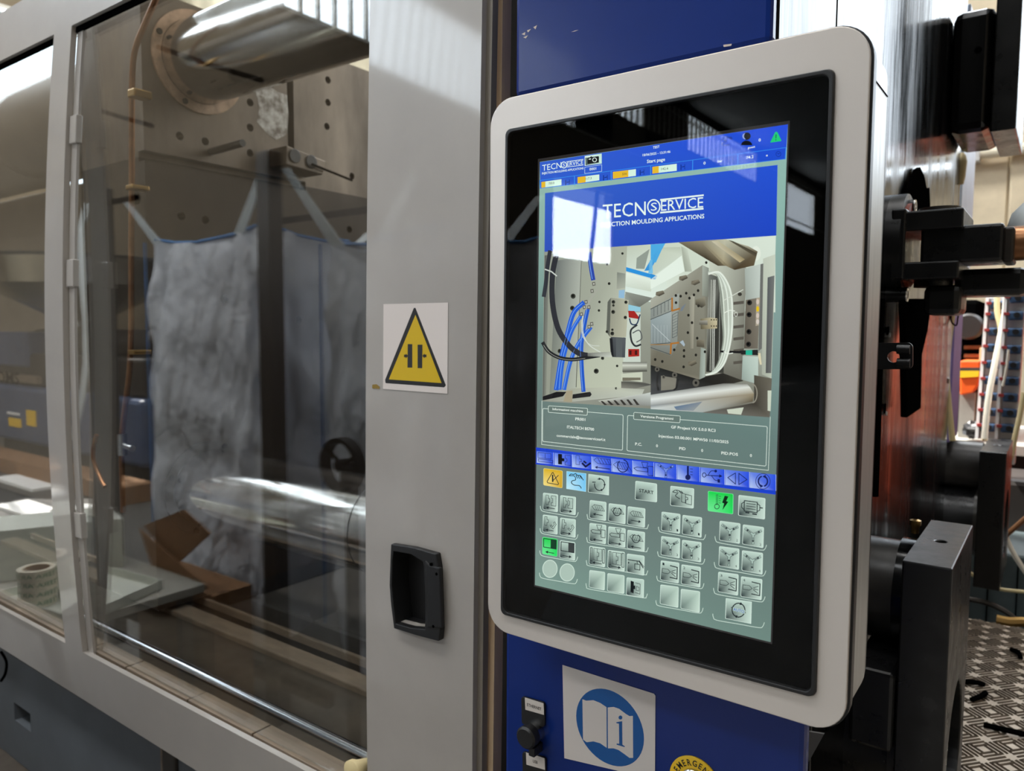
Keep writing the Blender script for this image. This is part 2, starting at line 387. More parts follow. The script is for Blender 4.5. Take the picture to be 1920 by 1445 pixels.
# ------------------------------------------------------------------ sliding safety door
DY = .80
def lean(x): return .015 + max(0, (-x-.65))*.025
def dpt(x, z, y=0.0):                            # the old door bows out a little at mid height and its sides lean
    b = max(.005, .011 + (-x-.85)*.0285)
    return (x+lean(x)*z, DY-b*(1-((z+.05)/.8)**2)+y, z)
def member(mb, x0, x1, z0, z1, th=.012, y=0.0):
    nx = max(1, round(abs(x1-x0)/.25)); nz = max(1, round(abs(z1-z0)/.06)); g = {}
    vs = []; fs = []
    for s in (0, 1):
        for i in range(nx+1):
            for j in range(nz+1):
                g[s, i, j] = len(vs); vs.append(dpt(x0+(x1-x0)*i/nx, z0+(z1-z0)*j/nz, y+s*th))
    for s in (0, 1):
        for i in range(nx):
            for j in range(nz):
                q = (g[s, i, j], g[s, i+1, j], g[s, i+1, j+1], g[s, i, j+1]); fs.append(q if s == 0 else q[::-1])
    for i in range(nx):
        for j in (0, nz): fs.append((g[0, i, j], g[1, i, j], g[1, i+1, j], g[0, i+1, j]))
    for j in range(nz):
        for i in (0, nx): fs.append((g[0, i, j], g[0, i, j+1], g[1, i, j+1], g[1, i, j]))
    return mb.add(vs, fs)
door = thing('safety_door', (-1.6, .8, -.88), 'big grey painted sliding machine guard with two glazed openings', 'machine door')
stile = member(MB(), -.850, -.640, -.90, .80, th=.012).build('stile', 'door_paint', door, smooth=True)
member(MB(), -1.877, -1.792, -.762, .656).build('mullion', 'door_paint', door, smooth=True)
member(MB(), -2.75, -.843, .652, .776).build('top_rail', 'door_paint', door, smooth=True)
member(MB(), -2.75, -.843, -.89, -.76).build('bottom_rail', 'door_paint', door, smooth=True)
member(MB(), -2.75, -2.55, -.76, .652).build('mullion', 'door_paint', door, smooth=True)
member(MB(), -.645, -.6305, -.90, .80, th=.012, y=.010).build('side_flange', 'door_edge', door, smooth=True)
st = member(MB(), -1.789, -1.765, -.775, .655, th=.006, y=.012).build('hinge_strip', 'door_paint', door, smooth=True)
for zc in (.43, .12, -.45):
    member(MB(), -1.791, -1.760, zc-.03, zc+.03, th=.014, y=.006).build('hinge_knuckle', 'door_paint', st, bevel=.002)
MB().box(-1.79, -.84, YG, YG+.005, -.755, .70).build('pane', 'pane_glass', door)
MB().box(-2.62, -1.80, YG, YG+.005, -.755, .70).build('pane', 'pane_glass', door)
member(MB(), -2.55, -.843, .640, .655, th=.006, y=.009).build('glazing_gasket', 'black_matt', door)
# warning sticker on the stile
SY = DY-.0125
class DoorPrint(DB):                             # print that follows the bowed face of the stile
    def P(s, p, layer):
        q = atY(p[0], p[1], DY-.009); y = dpt(q.x, q.z)[1]; q = atY(p[0], p[1], y); return atY(p[0], p[1], dpt(q.x, q.z)[1]-.0006-layer*s.step)
s = DoorPrint(SY, .0001)
s.poly([(719, 570), (840, 567), (839, 738), (718, 729)], [(232, 222, 216)]*4, 0)
s.poly([(779, 577), (836, 722), (833, 726), (723, 718), (722, 712), (776, 577)], (30, 30, 31), 1)
s.poly([(779, 590), (828, 718), (729, 711)], (222, 186, 22), 2)
s.poly([(764.5, 645), (773, 645), (773, 689), (764, 689)], (40, 42, 44), 3); s.poly([(783, 646), (792, 646), (791.5, 690), (783, 690)], (40, 42, 44), 3)
for x, d in ((760, 1), (797, -1)):
    s.poly([(x-d*2.5, 664.5), (x+d*1, 664.5), (x+d*1, 662.5), (x+d*5, 667), (x+d*1, 671.5), (x+d*1, 669.5), (x-d*2.5, 669.5)], (36, 34, 30), 4)
plab(s.build('warning_sticker', 'print', door), 'white sticker with a yellow crushing hazard triangle')
s = DoorPrint(SY, .0001); s.poly([(698, 721), (706, 720), (712, 725), (711, 729), (698, 728)], (150, 122, 50), 0)
plab(s.build('tape_scrap', 'print', door), 'brown scrap of old tape')
# recessed handle
HC = [atY(*p, DY-.009) for p in ((738, 1018), (822, 1037), (828, 1200), (744, 1177))]
yh = DY-.0105
outer = [atY(*p, yh) for p in ((737.5, 1018), (780, 1025), (822, 1037), (826, 1063), (827.5, 1120), (829, 1180), (827, 1200), (785, 1189), (743, 1176), (737, 1130), (734.5, 1095), (736, 1050))]
inner = [atY(*p, yh) for p in ((742, 1032), (775, 1038), (797, 1052), (799, 1065), (801, 1110), (801, 1160), (800, 1177), (775, 1175), (746, 1167), (742, 1130), (739, 1095), (740, 1050))]
hd = MB().ringprism([p+Vector((0, -.005, 0)) for p in outer], [p+Vector((0, -.005, 0)) for p in inner], (0, .012, 0)).build('handle', 'black_plastic', door, bevel=.0015)
bpy.context.view_layer.update()
cv = MB(); carve(stile, MB().prism([p+Vector((0, -.03, 0)) for p in inner], (0, .06, 0)))
n_ = len(inner); f0 = [p+Vector((0, -.001, 0)) for p in inner]; f1 = [p+Vector((.002, .030, 0)) for p in inner]
cv.add(f0+f1, [(i, (i+1) % n_, n_+(i+1) % n_, n_+i) for i in range(n_)]+[tuple(range(n_, 2*n_))])
cv.build('recess', 'black_plastic', hd, fix=False)
g = [atY(*p, yh-.007) for p in ((796, 1050), (806, 1060), (824, 1064), (826, 1120), (828, 1178), (806, 1177), (800, 1176), (801, 1110))]
MB().prism(g, (0, .006, 0)).build('grip', 'black_plastic', hd, bevel=.002)
for p in ((807, 1058), (812, 1174), (818, 1076)):
    q = atY(*p, yh-.0075); MB().cyl(q, q+Vector((0, .002, 0)), .0022, n=10).build('screw', 'black_matt', hd)

# ------------------------------------------------------------------ beside the door: seal strip and black post
sp_ = MB().prism([(-.655, .822, -.89), (-.634, .822, -.89), (-.621, .832, .95), (-.645, .832, .95)], (0, .02, 0)).build('seal_strip', 'beige_seal')
tag(sp_, 'narrow beige seal strip upright behind the door edge', 'seal strip')
pr = MB().box(-.700, -.585, .880, .93, -.89, .95)
tag(pr.build('machine_post', 'column_black', smooth=True), 'black upright post in the gap left of the blue cabinet', 'post')

# ------------------------------------------------------------------ blue cabinets
CY = .78
def cab(name, x0, x1, z0, z1, label):
    t = thing(name, ((x0+x1)/2, CY, z0), label, 'cabinet')
    MB().prism([(x0, CY, z0), (x1, CY, z0), (x1, .80, z0), (-.296, .80, z0), (-.296, 1.05, z0), (x0, 1.05, z0)], (0, 0, z1-z0)).build('body', 'blue_paint', t, bevel=.006)
    return t
up = cab('blue_cabinet', -.568, -.2505, .290, .95, 'glossy blue cabinet above the touch panel, scratched at its corner')
s = DB(CY-.0004, .0001)
for a in ([(978, 64), (985, 60), (984, 66)], [(988, 57), (996, 54), (990, 61)], [(1000, 51), (1007, 47), (1004, 55)], [(1071, 60), (1079, 57), (1085, 56), (1077, 59)], [(981, 70), (990, 66), (986, 72)], [(1356, 84), (1372, 82), (1371, 86), (1357, 88)]):
    s = DB(CY-.0004, .0001); s.poly(a, (205, 190, 178), 0); s.build('paint_chip', 'print', up)
lo = cab('blue_cabinet', -.579, -.194, -1.5, -.385, 'blue cabinet below the touch panel with sockets and information sticker')
# sockets
def socket(px, py, word, cap):
    q = atY(px, py, CY)
    p = MB().prism(rounded([atY(*c, CY) for c in ((px-18, py-28), (px+26, py-16), (px+26, py+30), (px-17, py+24))], .004), (0, -.004, 0)).build('socket_plate', 'black_plastic', lo, bevel=.001)
    d = DB(CY-.0045, .0001); d.poly([(px-14, py-24), (px+21, py-13), (px+22, py+9), (px-13, py-1)], (214, 206, 198), 0)
    a, b = ((px-10, py-8), (px+17, py+1)) if len(word) > 4 else ((px-1, py-5), (px+8, py-2))
    d.text(word, a, b, 5.5, (40, 38, 36), 1, True); plab(d.build('name_plate', 'print', p), 'white plate lettered '+word)
    if cap:
        c = atY(px+7, py+38, CY); n = Vector((0, -1, 0))
        MB().lathe(c, n, [(0, .0135), (.012, .0135), (.013, .012)], 24).build('socket_collar', 'stainless', p, smooth=True)
        MB().lathe(c+n*.011, n, [(0, .0125), (.001, .0145), (.012, .0145), (.0145, .012), (.0145, 0.0001)], 28).build('dust_cap', 'black_plastic', p, smooth=True)
        MB().box(c.x+.002, c.x+.011, c.y-.02, c.y, c.z-.024, c.z-.012).build('cap_strap', 'black_plastic', p, bevel=.001)
    else:
        c = atY(px+7, py+38, CY); MB().cyl(c, c+Vector((0, -.016, 0)), .0135).build('dust_cap', 'black_plastic', p, smooth=True)
socket(998, 1331, 'ETHERNET', True)
socket(1000, 1434, 'USB', False)
# information sticker
s = DB(CY-.0008, .00012)
s.poly([(1054.5, 1246), (1226, 1300), (1229, 1304), (1228, 1461), (1058, 1421)], (222, 214, 208), 0)
ce_ = atY(1142, 1363, CY); rr_ = .0465
def onp(dx, dz): p = Vector((ce_.x+dx, CY, ce_.z+dz)); d = p; k = d.dot(FWD); return (960+FPX*d.dot(RGT)/k, 722.5-FPX*d.dot(UP)/k)
s.poly([onp(rr_*math.cos(t), rr_*math.sin(t)) for t in (2*PI*i/48 for i in range(48))], (10, 88, 158), 1)
bk = lambda x, y: (880+.2292*x, 1150+.2292*y)
s.poly([bk(*p) for p in ((925, 700), (955, 712), (1015, 708), (1070, 730), (1122, 765), (1124, 1098), (1070, 1060), (1015, 1045), (960, 1052), (930, 1030))], (222, 214, 208), 2)
s.poly([bk(*p) for p in ((1132, 768), (1180, 763), (1225, 778), (1280, 820), (1310, 838), (1338, 836), (1340, 1180), (1310, 1180), (1270, 1150), (1220, 1115), (1180, 1102), (1134, 1102))], (222, 214, 208), 2)
s.ell(bk(1236, 850), 3.6, 3.8, (10, 88, 158), 3, 14)
s.poly([bk(*p) for p in ((1202, 888), (1250, 880), (1252, 1072), (1272, 1085), (1270, 1092), (1205, 1072), (1205, 1062), (1226, 1064), (1224, 900), (1202, 896))], (10, 88, 158), 3)
plab(s.build('information_sticker', 'print', lo), 'white sticker with a blue disc and open book')
# emergency stop surround
ec = atY(1303, 1466, CY); n = Vector((0, -1, 0))
er = MB().lathe(ec, n, [(0, .030), (.0015, .030), (.0018, .0295), (.0018, .013)], 48).build('emergency_ring', 'yellow', lo, smooth=True)
plab(er, 'yellow ring lettered EMERGENCY')
s = DB(CY-.0023, .0001)
for i, ch in enumerate('EMERGENCY'):
    an = math.radians(158-17*i); vs, fs = font_mesh(ch, True); hx = (max(v[0] for v in vs)+min(v[0] for v in vs))/2; k = .0100
    o = len(s.v)
    for x, y in vs:
        r = .0195+y*k; off = (x-hx)*k*.8; ux, uz = math.cos(an), math.sin(an)
        s.v.append((ec.x+ux*r+uz*off, CY-.0022, ec.z+uz*r-ux*off))
    for f in fs: s.f.append(tuple(q+o for q in f)); s.c.append([lin((36, 32, 24))]*len(f))
s.build('lettering', 'print', er)
MB().lathe(ec, n, [(0, .0165), (.006, .0165), (.008, .014), (.008, .011)], 32).build('button_collar', 'stainless', lo, smooth=True)

# ------------------------------------------------------------------ touch panel
PY = .695
pan = thing('touch_panel', (-.34, .74, -.355), 'silver framed portrait touch panel showing a lit machine control page', 'control panel')
oc = [atY(930.5, 190, PY), atY(1634, 58, PY), atY(1578, 1366, PY), atY(917, 1172, PY)]
oc = [Vector((-.5405, PY, .2600)), Vector((-.1405, PY, .2590)), Vector((-.1395, PY, -.3590)), Vector((-.5420, PY, -.3570))]
gq = [atY(951, 244, PY), atY(1566, 129, PY), atY(1530, 1306, PY), atY(942, 1149, PY)]
oR = rounded(oc, .030, 8); iR = rounded(gq, .006, 8)
MB().ringprism(oR, iR, (0, .006, 0)).build('bezel', 'bezel_silver', pan, bevel=.0008)
def grow(pts, d, y): c = sum((Vector(p) for p in pts), Vector())/len(pts); return [Vector((p[0]+d*(1 if p[0] > c.x else -1), y, p[2]+d*(1 if p[2] > c.z else -1))) for p in pts]
ocg = [Vector((x+dx, PY+.006, z+dz)) for (x, z), dx, dz in zip([(p.x, p.z) for p in oc], (-.0022, .0022, .0022, -.0022), (.0022, .0022, -.0022, -.0022))]
MB().prism(rounded(ocg, .032, 8), (0, .010, 0)).build('gasket_rim', 'black_plastic', pan, smooth=True)
ocs = [Vector((p.x, PY+.016, p.z)) for p in oc]
sR = rounded(ocs, .031, 8)
MB().prism(sR, (0, .062, 0)).build('side_band', 'brushed_aluminium', pan, smooth=True)
for z in (.215, -.315):
    MB().box(-.1425, -.1396, PY+.016, PY+.078, z-.0003, z+.0003).build('corner_seam', 'black_matt', pan)
MB().prism([Vector((p.x, PY+.078, p.z)) for p in rounded([Vector((p.x*1, PY, p.z)) for p in oc], .034, 6)], (0, .004, 0)).build('back_cover', 'black_plastic', pan)
MB().box(-.45, -.25, PY+.08, CY+.02, -.25, .2).build('mount', 'black_matt', pan)
rim0 = rounded([Vector((p.x, PY-.004, p.z)) for p in gq], .007, 6)
rc = sum((p for p in gq), Vector())/4
rim1 = [Vector((rc.x+(p.x-rc.x)*.978, PY-.004, rc.z+(p.z-rc.z)*.986)) for p in rim0]
MB().ringprism(rim0, rim1, (0, .009, 0)).build('glass_rim', 'black_plastic', pan, bevel=.001)
MB().prism([Vector((p.x, PY+.001, p.z)) for p in rim0], (0, .004, 0)).build('backing', 'screen_black', pan)
gl = MB(); gl.add([(p.x, PY-.0032, p.z) for p in rim1], [tuple(range(len(rim1)))]); gl.build('front_glass', 'screen_glass', pan)
# ---- what the panel shows: flat lit content lying just under the glass
SCR = PY-.0004
A = lambda x, y: (1000+.1302*x, 220+.1302*y)
B = lambda x, y: (1240+.1302*x, 220+.1302*y)
C = lambda x, y: (1000+.2552*x, 340+.2552*y)
Dq = lambda x, y: (1000+.2422*x, 440+.2422*y)
Eq = lambda x, y: (1220+.2423*x, 440+.2423*y)
Fq = lambda x, y: (1000+.2448*x, 740+.2448*y)
Gq = lambda x, y: (1000+.1731*x, 860+.1731*y)
Hq = lambda x, y: (1220+.2284*x, 880+.2284*y)
def mp(f, pts): return [f(*p) for p in pts]
INK = (34, 44, 48); WH = (236, 252, 246); LB = (60, 150, 245)
s = DB(SCR)
TLc, TRc, BRc, BLc = (1012, 303.5), (1477.2, 233), (1445, 1203.5), (1003, 1096.5)
def edge(t): return (TLc[0]+(BLc[0]-TLc[0])*t, TLc[1]+(BLc[1]-TLc[1])*t), (TRc[0]+(BRc[0]-TRc[0])*t, TRc[1]+(BRc[1]-TRc[1])*t)
stops = [(0, (150, 190, 178), (150, 188, 180)), (.16, (146, 182, 172), (146, 186, 176)), (.4, (112, 140, 134), (132, 158, 154)), (.62, (106, 124, 120), (104, 128, 124)), (.8, (112, 130, 126), (104, 122, 118)), (1, (126, 156, 146), (112, 138, 130))]
for (t0, a0, b0), (t1, a1, b1) in zip(stops[:-1], stops[1:]):
    l0, r0 = edge(t0); l1, r1 = edge(t1); s.poly([l0, r0, r1, l1], [a0, b0, b1, a1], 0)
s.poly([(1008.5, 298), (1481, 226), (1448, 1207.5), (1001, 1099)], (46, 44, 44), -1)
disp = plab(s.build('display', 'screen_light', pan), 'lit grey green screen background')
# title bar
s = DB(SCR, .0001)
s.poly([A(92, 645), (1477.2, 233), B(1792, 598), A(100, 1025)], [(56, 98, 208), (34, 78, 226), (34, 80, 214), (50, 96, 212)], 2)
s.text('TECN', A(128, 772), A(402, 728), 11.0, WH, 4)
s.ring(A(440, 685), 5.0, 5.6, 1.5, WH, 4); s.text('S', A(424, 708), A(456, 704), 5.6, WH, 4)
s.text('ERVICE', A(487, 703), A(718, 672), 7.6, WH, 4); s.line([A(478, 638), A(720, 604)], 1, WH, 4); s.line([A(480, 716), A(720, 686)], 1, WH, 4)
s.text('INJECTION MOULDING APPLICATIONS', A(125, 823), A(724, 745), 4.0, WH, 4, True)
s.poly(mp(A, [(740, 557), (985, 520), (985, 665), (740, 698)]), [(230, 250, 240), (200, 235, 220), (205, 240, 228), (232, 250, 240)], 3)
s.poly(mp(A, [(748, 580), (752, 690), (975, 658), (800, 575)]), [(90, 110, 105), (70, 85, 85), (190, 225, 212), (190, 222, 210)], 4)
s.rr(mp(A, [(778, 580), (945, 556), (945, 650), (778, 672)]), 1.6, (30, 34, 38), 5); s.poly(mp(A, [(815, 572), (835, 558), (850, 567), (850, 575)]), (30, 34, 38), 5)
s.ring(A(882, 611), 3.6, 3.6, 1.2, WH, 6); s.poly(mp(A, [(798, 596), (830, 591), (830, 604), (798, 609)]), WH, 6)
s.line(mp(A, [(740, 718), (985, 682), (985, 776), (740, 808)]), .7, (200, 225, 250), 4, True); s.text('0001', A(808, 765), A(905, 752), 4.8, WH, 4, True)
s.text('TEST', A(1722, 452), A(1818, 438), 4.6, WH, 4, True); s.text('18/06/2025 - 13:31:46', A(1574, 560), B(130, 508), 4.4, WH, 4, True); s.text('Start page', A(1636, 658), A(1896, 625), 6.2, WH, 4, True)
s.ell(B(1222, 272), 7.5, 7, (20, 24, 40), 3); s.ell(B(1208, 272), 5.4, 5.8, (150, 170, 235), 4); s.ell(B(1238, 269), 6.3, 6.6, (22, 24, 30), 5)
s.ell(B(1228, 400), 10.5, 8.6, (24, 28, 44), 3, 16, 180, 360); s.ell(B(1232, 397), 8.6, 7.2, (22, 24, 30), 5, 16, 180, 360)
s.curve(mp(B, [(860, 330), (905, 290), (960, 282), (935, 310), (900, 330), (940, 335), (925, 355), (870, 375), (890, 402), (985, 392)]), .8, (60, 70, 110), 4)
for i in range(3): s.line(mp(B, [(965+i*18, 284-i*2), (1000+i*10, 316-i*6)]), .9, (40, 50, 100), 4)
s.text('0', B(1400, 348), B(1432, 344), 5.4, WH, 4, True); s.text('guest', B(1244, 452), B(1350, 434), 3.9, WH, 4, True)
s.rr(mp(B, [(1640, 210), (1668, 206), (1732, 340), (1566, 364)]), 1.6, (20, 205, 120), 4); s.line(mp(B, [(1652, 250), (1650, 298)]), 1.5, (10, 60, 40), 5); s.ell(B(1650, 323), 1, 1, (10, 60, 40), 5)
# gauge strip
s.line([A(95, 908), (1473.8, 276.5)], 1, LB, 4); s.line([A(100, 1022), (1473.2, 298)], .8, LB, 4)
for a, b in ((A(592, 850), A(594, 972)), (A(1121, 775), A(1122, 905)), (A(1690, 700), A(1690, 834)), (B(452, 618), B(450, 756)), (B(1102, 532), B(1100, 680)), (B(1797, 435), B(1785, 596)), (A(95, 908), A(100, 1022))): s.line([a, b], 1.5, LB, 4)
tb = plab(s.build('title_bar', 'screen_light', disp), 'blue title bar with time and status icons')
for q, f, tx, t0, t1 in (([A(115, 930), A(405, 890), A(405, 977), A(115, 1015)], .2, '700.8', A(220, 968), A(302, 957)), ([A(637, 860), A(950, 821), A(950, 905), A(637, 952)], .37, '117.3', A(750, 902), A(838, 890)), ([A(1145, 785), A(1477, 745), A(1477, 842), A(1145, 885)], .67, '556', A(1282, 833), A(1345, 824)), ([A(1714, 712), B(222, 668), B(222, 768), A(1714, 810)], .26, '142.6', A(1842, 760), B(100, 748))):
    s = DB(SCR, .0001); s.poly(q, [(214, 246, 226), (222, 250, 232), (222, 250, 232), (214, 246, 226)], 5)
    m0 = (q[0][0]+(q[1][0]-q[0][0])*f, q[0][1]+(q[1][1]-q[0][1])*f); m1 = (q[3][0]+(q[2][0]-q[3][0])*f, q[3][1]+(q[2][1]-q[3][1])*f)
    s.poly([q[0], m0, m1, q[3]], [(236, 190, 50)]*4, 6); s.text(tx, t0, t1, 4.2, (50, 62, 52), 7)
    x, y = q[1][0]+8, q[1][1]+2; s.line([(x, y), (x, y+9)], 1.4, (20, 40, 120), 5); s.line([(x+2, y+4), (x+6, y+3)], 1.3, (20, 40, 120), 5); s.line([(x+7, y-1), (x+7, y+8)], .8, (20, 40, 120), 5)
    s.build('value_gauge', 'screen_light', disp)
s = DB(SCR, .0001)
s.text('0', B(606, 680), B(638, 675), 5.2, WH, 5, True); s.text('bar', B(812, 650), B(882, 640), 5, WH, 5, True); s.text('74.2', B(1222, 600), B(1328, 584), 5.2, WH, 5, True); s.text('s', B(1506, 562), B(1534, 558), 4, WH, 5, True)
s.ring(B(1686, 527), 4.5, 4.8, .8, (20, 40, 130), 5); s.line(mp(B, [(1670, 515), (1686, 530), (1704, 512)]), .8, (20, 40, 130), 5); s.ring(B(998, 610), 4.6, 5, .7, (60, 80, 170), 5)
s.build('status_values', 'screen_light', disp)
# banner
s = DB(SCR, .0001)
s.poly([(1022, 362), (1458, 309), (1455.5, 441.5), (1021, 472)], [(58, 100, 200), (40, 84, 216), (34, 72, 200), (50, 84, 190)], 2)
s.text('TECN', C(510, 272), C(826, 247), 25.5, WH, 4)
s.ring(C(885, 186), 11.4, 13.0, 2.4, WH, 4); s.text('S', C(863, 216), C(908, 212), 14.5, WH, 4)
s.text('ERVICE', C(938, 216), C(1248, 190), 19, WH, 4)
s.poly(mp(C, [(932, 130), (1252, 95), (1252, 107), (932, 142)]), WH, 4); s.poly(mp(C, [(932, 223), (1250, 193), (1250, 206), (932, 236)]), WH, 4)
s.text('INJECTION MOULDING APPLICATIONS', C(497, 337), C(1256, 270), 8.2, WH, 4, True)
plab(s.build('banner', 'screen_light', disp), 'blue banner with large white lettering')
# the photograph on the page
s = DB(SCR, .00006)
PQ = [(1021, 472), (1455, 441.5), (1443, 781), (1017, 752)]
s.poly(PQ, [(176, 184, 170), (214, 230, 216), (120, 118, 106), (150, 154, 142)], 2)
D2 = lambda pts, col, l=4: s.poly(mp(Dq, pts), col, l)
E2 = lambda pts, col, l=4: s.poly(mp(Eq, pts), col, l)
# left half
D2([(720, 88), (1032, 64), (1032, 500), (900, 520), (708, 460)], [(196, 206, 188), (208, 218, 200), (224, 238, 226), (226, 240, 230), (225, 240, 232)], 3)
D2([(800, 180), (900, 110), (860, 265), (795, 262)], (150, 160, 150), 4)
D2([(980, 70), (1022, 66), (905, 275), (858, 280)], [(90, 180, 235), (90, 180, 235), (50, 140, 215), (60, 150, 220)], 5)
D2([(900, 200), (922, 190), (925, 300), (890, 300)], (120, 195, 235), 5)
D2([(718, 250), (960, 318), (945, 345), (718, 282)], [(50, 150, 225)]*4, 5)
D2([(718, 290), (930, 350), (910, 440), (712, 400)], [(236, 246, 234), (232, 244, 230), (206, 216, 200), (214, 226, 212)], 4)
D2([(712, 440), (930, 490), (820, 560), (712, 540)], [(150, 156, 146), (130, 134, 126), (110, 112, 104), (160, 166, 156)], 4)
D2([(735, 540), (830, 560), (830, 595), (735, 590)], (150, 205, 225), 5)
D2([(720, 600), (830, 600), (830, 1000), (690, 1000)], (206, 216, 204), 4)
D2([(84, 132), (726, 86), (708, 500), (690, 1214), (300, 1190), (70, 1282)], [(150, 156, 144), (176, 182, 166), (190, 196, 178), (196, 202, 182), (186, 192, 172), (150, 154, 140)], 4)
D2([(180, 200), (372, 170), (330, 1190), (125, 1230)], [(112, 118, 116), (176, 182, 172), (182, 188, 174), (132, 138, 126)], 5)
D2([(372, 150), (376, 150), (334, 1180), (328, 1180)], (96, 98, 90), 6)
D2([(88, 160), (120, 155), (100, 1240), (72, 1260)], [(90, 92, 90), (120, 124, 118), (140, 144, 132), (90, 92, 86)], 5)
D2([(600, 488), (738, 505), (718, 792), (590, 790)], [(150, 152, 138), (188, 190, 168), (186, 186, 164), (160, 160, 142)], 6)
D2([(575, 520), (600, 488), (592, 790), (565, 750)], (100, 104, 96), 6)
D2([(648, 290), (712, 300), (712, 410), (645, 420)], [(130, 136, 126), (150, 156, 146), (176, 182, 168), (168, 172, 158)], 6)
D2([(662, 430), (708, 425), (704, 492), (660, 488)], (150, 190, 220), 6)
for x, y, r in ((620, 520, 13), (620, 547, 9), (618, 597, 14), (717, 522, 12), (712, 640, 12), (612, 735, 9), (611, 764, 14), (570, 750, 10), (573, 168, 11), (571, 225, 11), (587, 378, 10), (512, 520, 9), (508, 586, 9), (690, 145, 9), (487, 1055, 18), (649, 1015, 9), (640, 1189, 9), (536, 955, 12), (308, 475, 18), (302, 568, 17), (205, 900, 16)):
    c = Dq(x, y); s.ell(c, r*.26, r*.27, (60, 62, 56), 7, 12); s.ell((c[0]-.5, c[1]-.5), r*.13, r*.13, (24, 26, 24), 8, 10)
D2([(598, 790), (716, 796), (710, 950), (610, 946)], [(78, 82, 86), (96, 100, 104), (78, 84, 88), (60, 64, 66)], 7); D2([(640, 795), (690, 797), (688, 948), (640, 948)], (92, 98, 100), 8); D2([(590, 800), (612, 800), (622, 945), (600, 930)], (34, 36, 40), 8)
D2([(735, 588), (782, 590), (820, 640), (815, 652), (738, 640)], (168, 44, 40), 7); D2([(735, 884), (820, 884), (820, 940), (735, 945)], (170, 44, 38), 7)
for x in (752, 796): D2([(x-10, 895), (x+8, 895), (x+8, 930), (x-10, 930)], (70, 30, 28), 8)
s.curve(mp(Dq, [(745, 650), (760, 690), (800, 690), (825, 620)]), 2.4, (40, 60, 90), 8); s.curve(mp(Dq, [(800, 700), (755, 740), (760, 820), (790, 860), (830, 850)]), 3.4, (50, 54, 56), 8); s.curve(mp(Dq, [(770, 760), (820, 740), (840, 800), (800, 830)]), 2, (90, 94, 96), 8)
D2([(690, 985), (880, 985), (880, 1015), (690, 1015)], [(120, 122, 112), (110, 112, 104), (214, 218, 206), (220, 224, 212)], 6); D2([(690, 1015), (880, 1015), (880, 1058), (690, 1062)], [(200, 204, 190), (190, 194, 180), (60, 60, 54), (70, 70, 62)], 6)
D2([(680, 1075), (845, 1062), (845, 1140), (680, 1120)], (204, 210, 190), 6); D2([(690, 1105), (830, 1105), (830, 1125), (690, 1130)], (120, 116, 100), 7); D2([(680, 1135), (845, 1140), (920, 1160), (680, 1215)], [(90, 90, 82), (120, 120, 110), (70, 72, 70), (150, 150, 138)], 6)
D2([(300, 1190), (560, 1180), (860, 1195), (840, 1240), (300, 1292), (72, 1282)], [(170, 172, 156), (190, 194, 176), (180, 184, 172), (196, 202, 188), (176, 178, 166), (150, 152, 140)], 7)
D2([(72, 1252), (180, 1215), (256, 1215), (230, 1250), (72, 1282)], (26, 26, 28), 8); D2([(305, 1235), (440, 1215), (452, 1235), (440, 1252), (302, 1268)], (30, 30, 32), 8); D2([(256, 1210), (304, 1205), (300, 1296), (232, 1290)], (168, 158, 132), 9)
D2([(500, 1285), (860, 1230), (1032, 1190), (1032, 1326), (560, 1318)], [(196, 198, 186), (200, 206, 200), (210, 220, 216), (150, 156, 152), (110, 106, 96)], 8)
for i in range(6): x = 520+i*50; D2([(x, 1288-i*3), (x+16, 1286-i*3), (x+52, 1316), (x+30, 1318)], (52, 50, 46), 9)
BLK = (52, 55, 62)
s.curve(mp(Dq, [(128, 132), (108, 260), (96, 380), (82, 470)]), 7.5, BLK, 9); s.curve(mp(Dq, [(182, 140), (150, 300), (148, 520), (190, 720), (270, 850), (350, 915), (425, 935)]), 10, (50, 52, 58), 10); s.curve(mp(Dq, [(76, 840), (120, 905), (200, 950), (300, 965), (400, 952), (505, 935)]), 7, (38, 40, 42), 11)
s.curve(mp(Dq, [(80, 855), (125, 912), (205, 955), (300, 968), (400, 956)]), 1.0, (150, 152, 146), 12)
s.line(mp(Dq, [(92, 268), (140, 285), (180, 318)]), 2.4, (206, 212, 206), 11)
for pts, wd, col in (([(432, 145), (448, 260), (462, 340)], 8.2, (48, 74, 170)), ([(385, 530), (310, 610), (255, 800), (215, 960), (178, 1190)], 8.6, (40, 96, 214)), ([(372, 622), (305, 730), (262, 850), (225, 1000), (205, 1190)], 6.8, (44, 104, 220)), ([(420, 580), (395, 700), (372, 860), (376, 1040), (388, 1205)], 7.6, (38, 90, 200)), ([(440, 722), (345, 850), (285, 990), (240, 1190)], 7.4, (46, 104, 218))):
    s.curve(mp(Dq, pts), wd, col, 9); s.curve([(p[0]-1.4, p[1]) for p in mp(Dq, pts)], 1.3, (120, 165, 240), 10)
for p in ((468, 380), (455, 435), (408, 520), (430, 560), (395, 560), (452, 690), (432, 712), (372, 615)): c = Dq(*p); s.poly([(c[0]-3.4, c[1]-3), (c[0]+2.5, c[1]-4), (c[0]+3.4, c[1]+3), (c[0]-2.5, c[1]+4)], (112, 112, 104), 11); s.ell(c, 1.4, 1.6, (206, 208, 196), 12, 8)
s.line(mp(Dq, [(490, 430), (440, 500), (405, 575)]), 3.2, (170, 172, 160), 11); s.curve(mp(Dq, [(382, 630), (385, 760), (430, 850), (520, 910)]), 1.8, (214, 222, 212), 11); s.curve(mp(Dq, [(372, 660), (380, 780), (440, 850), (510, 860)]), 1.2, (208, 216, 206), 11)
D2([(420, 915), (600, 905), (608, 948), (420, 940)], [(120, 122, 116), (176, 180, 168), (206, 212, 200), (100, 102, 98)], 12)
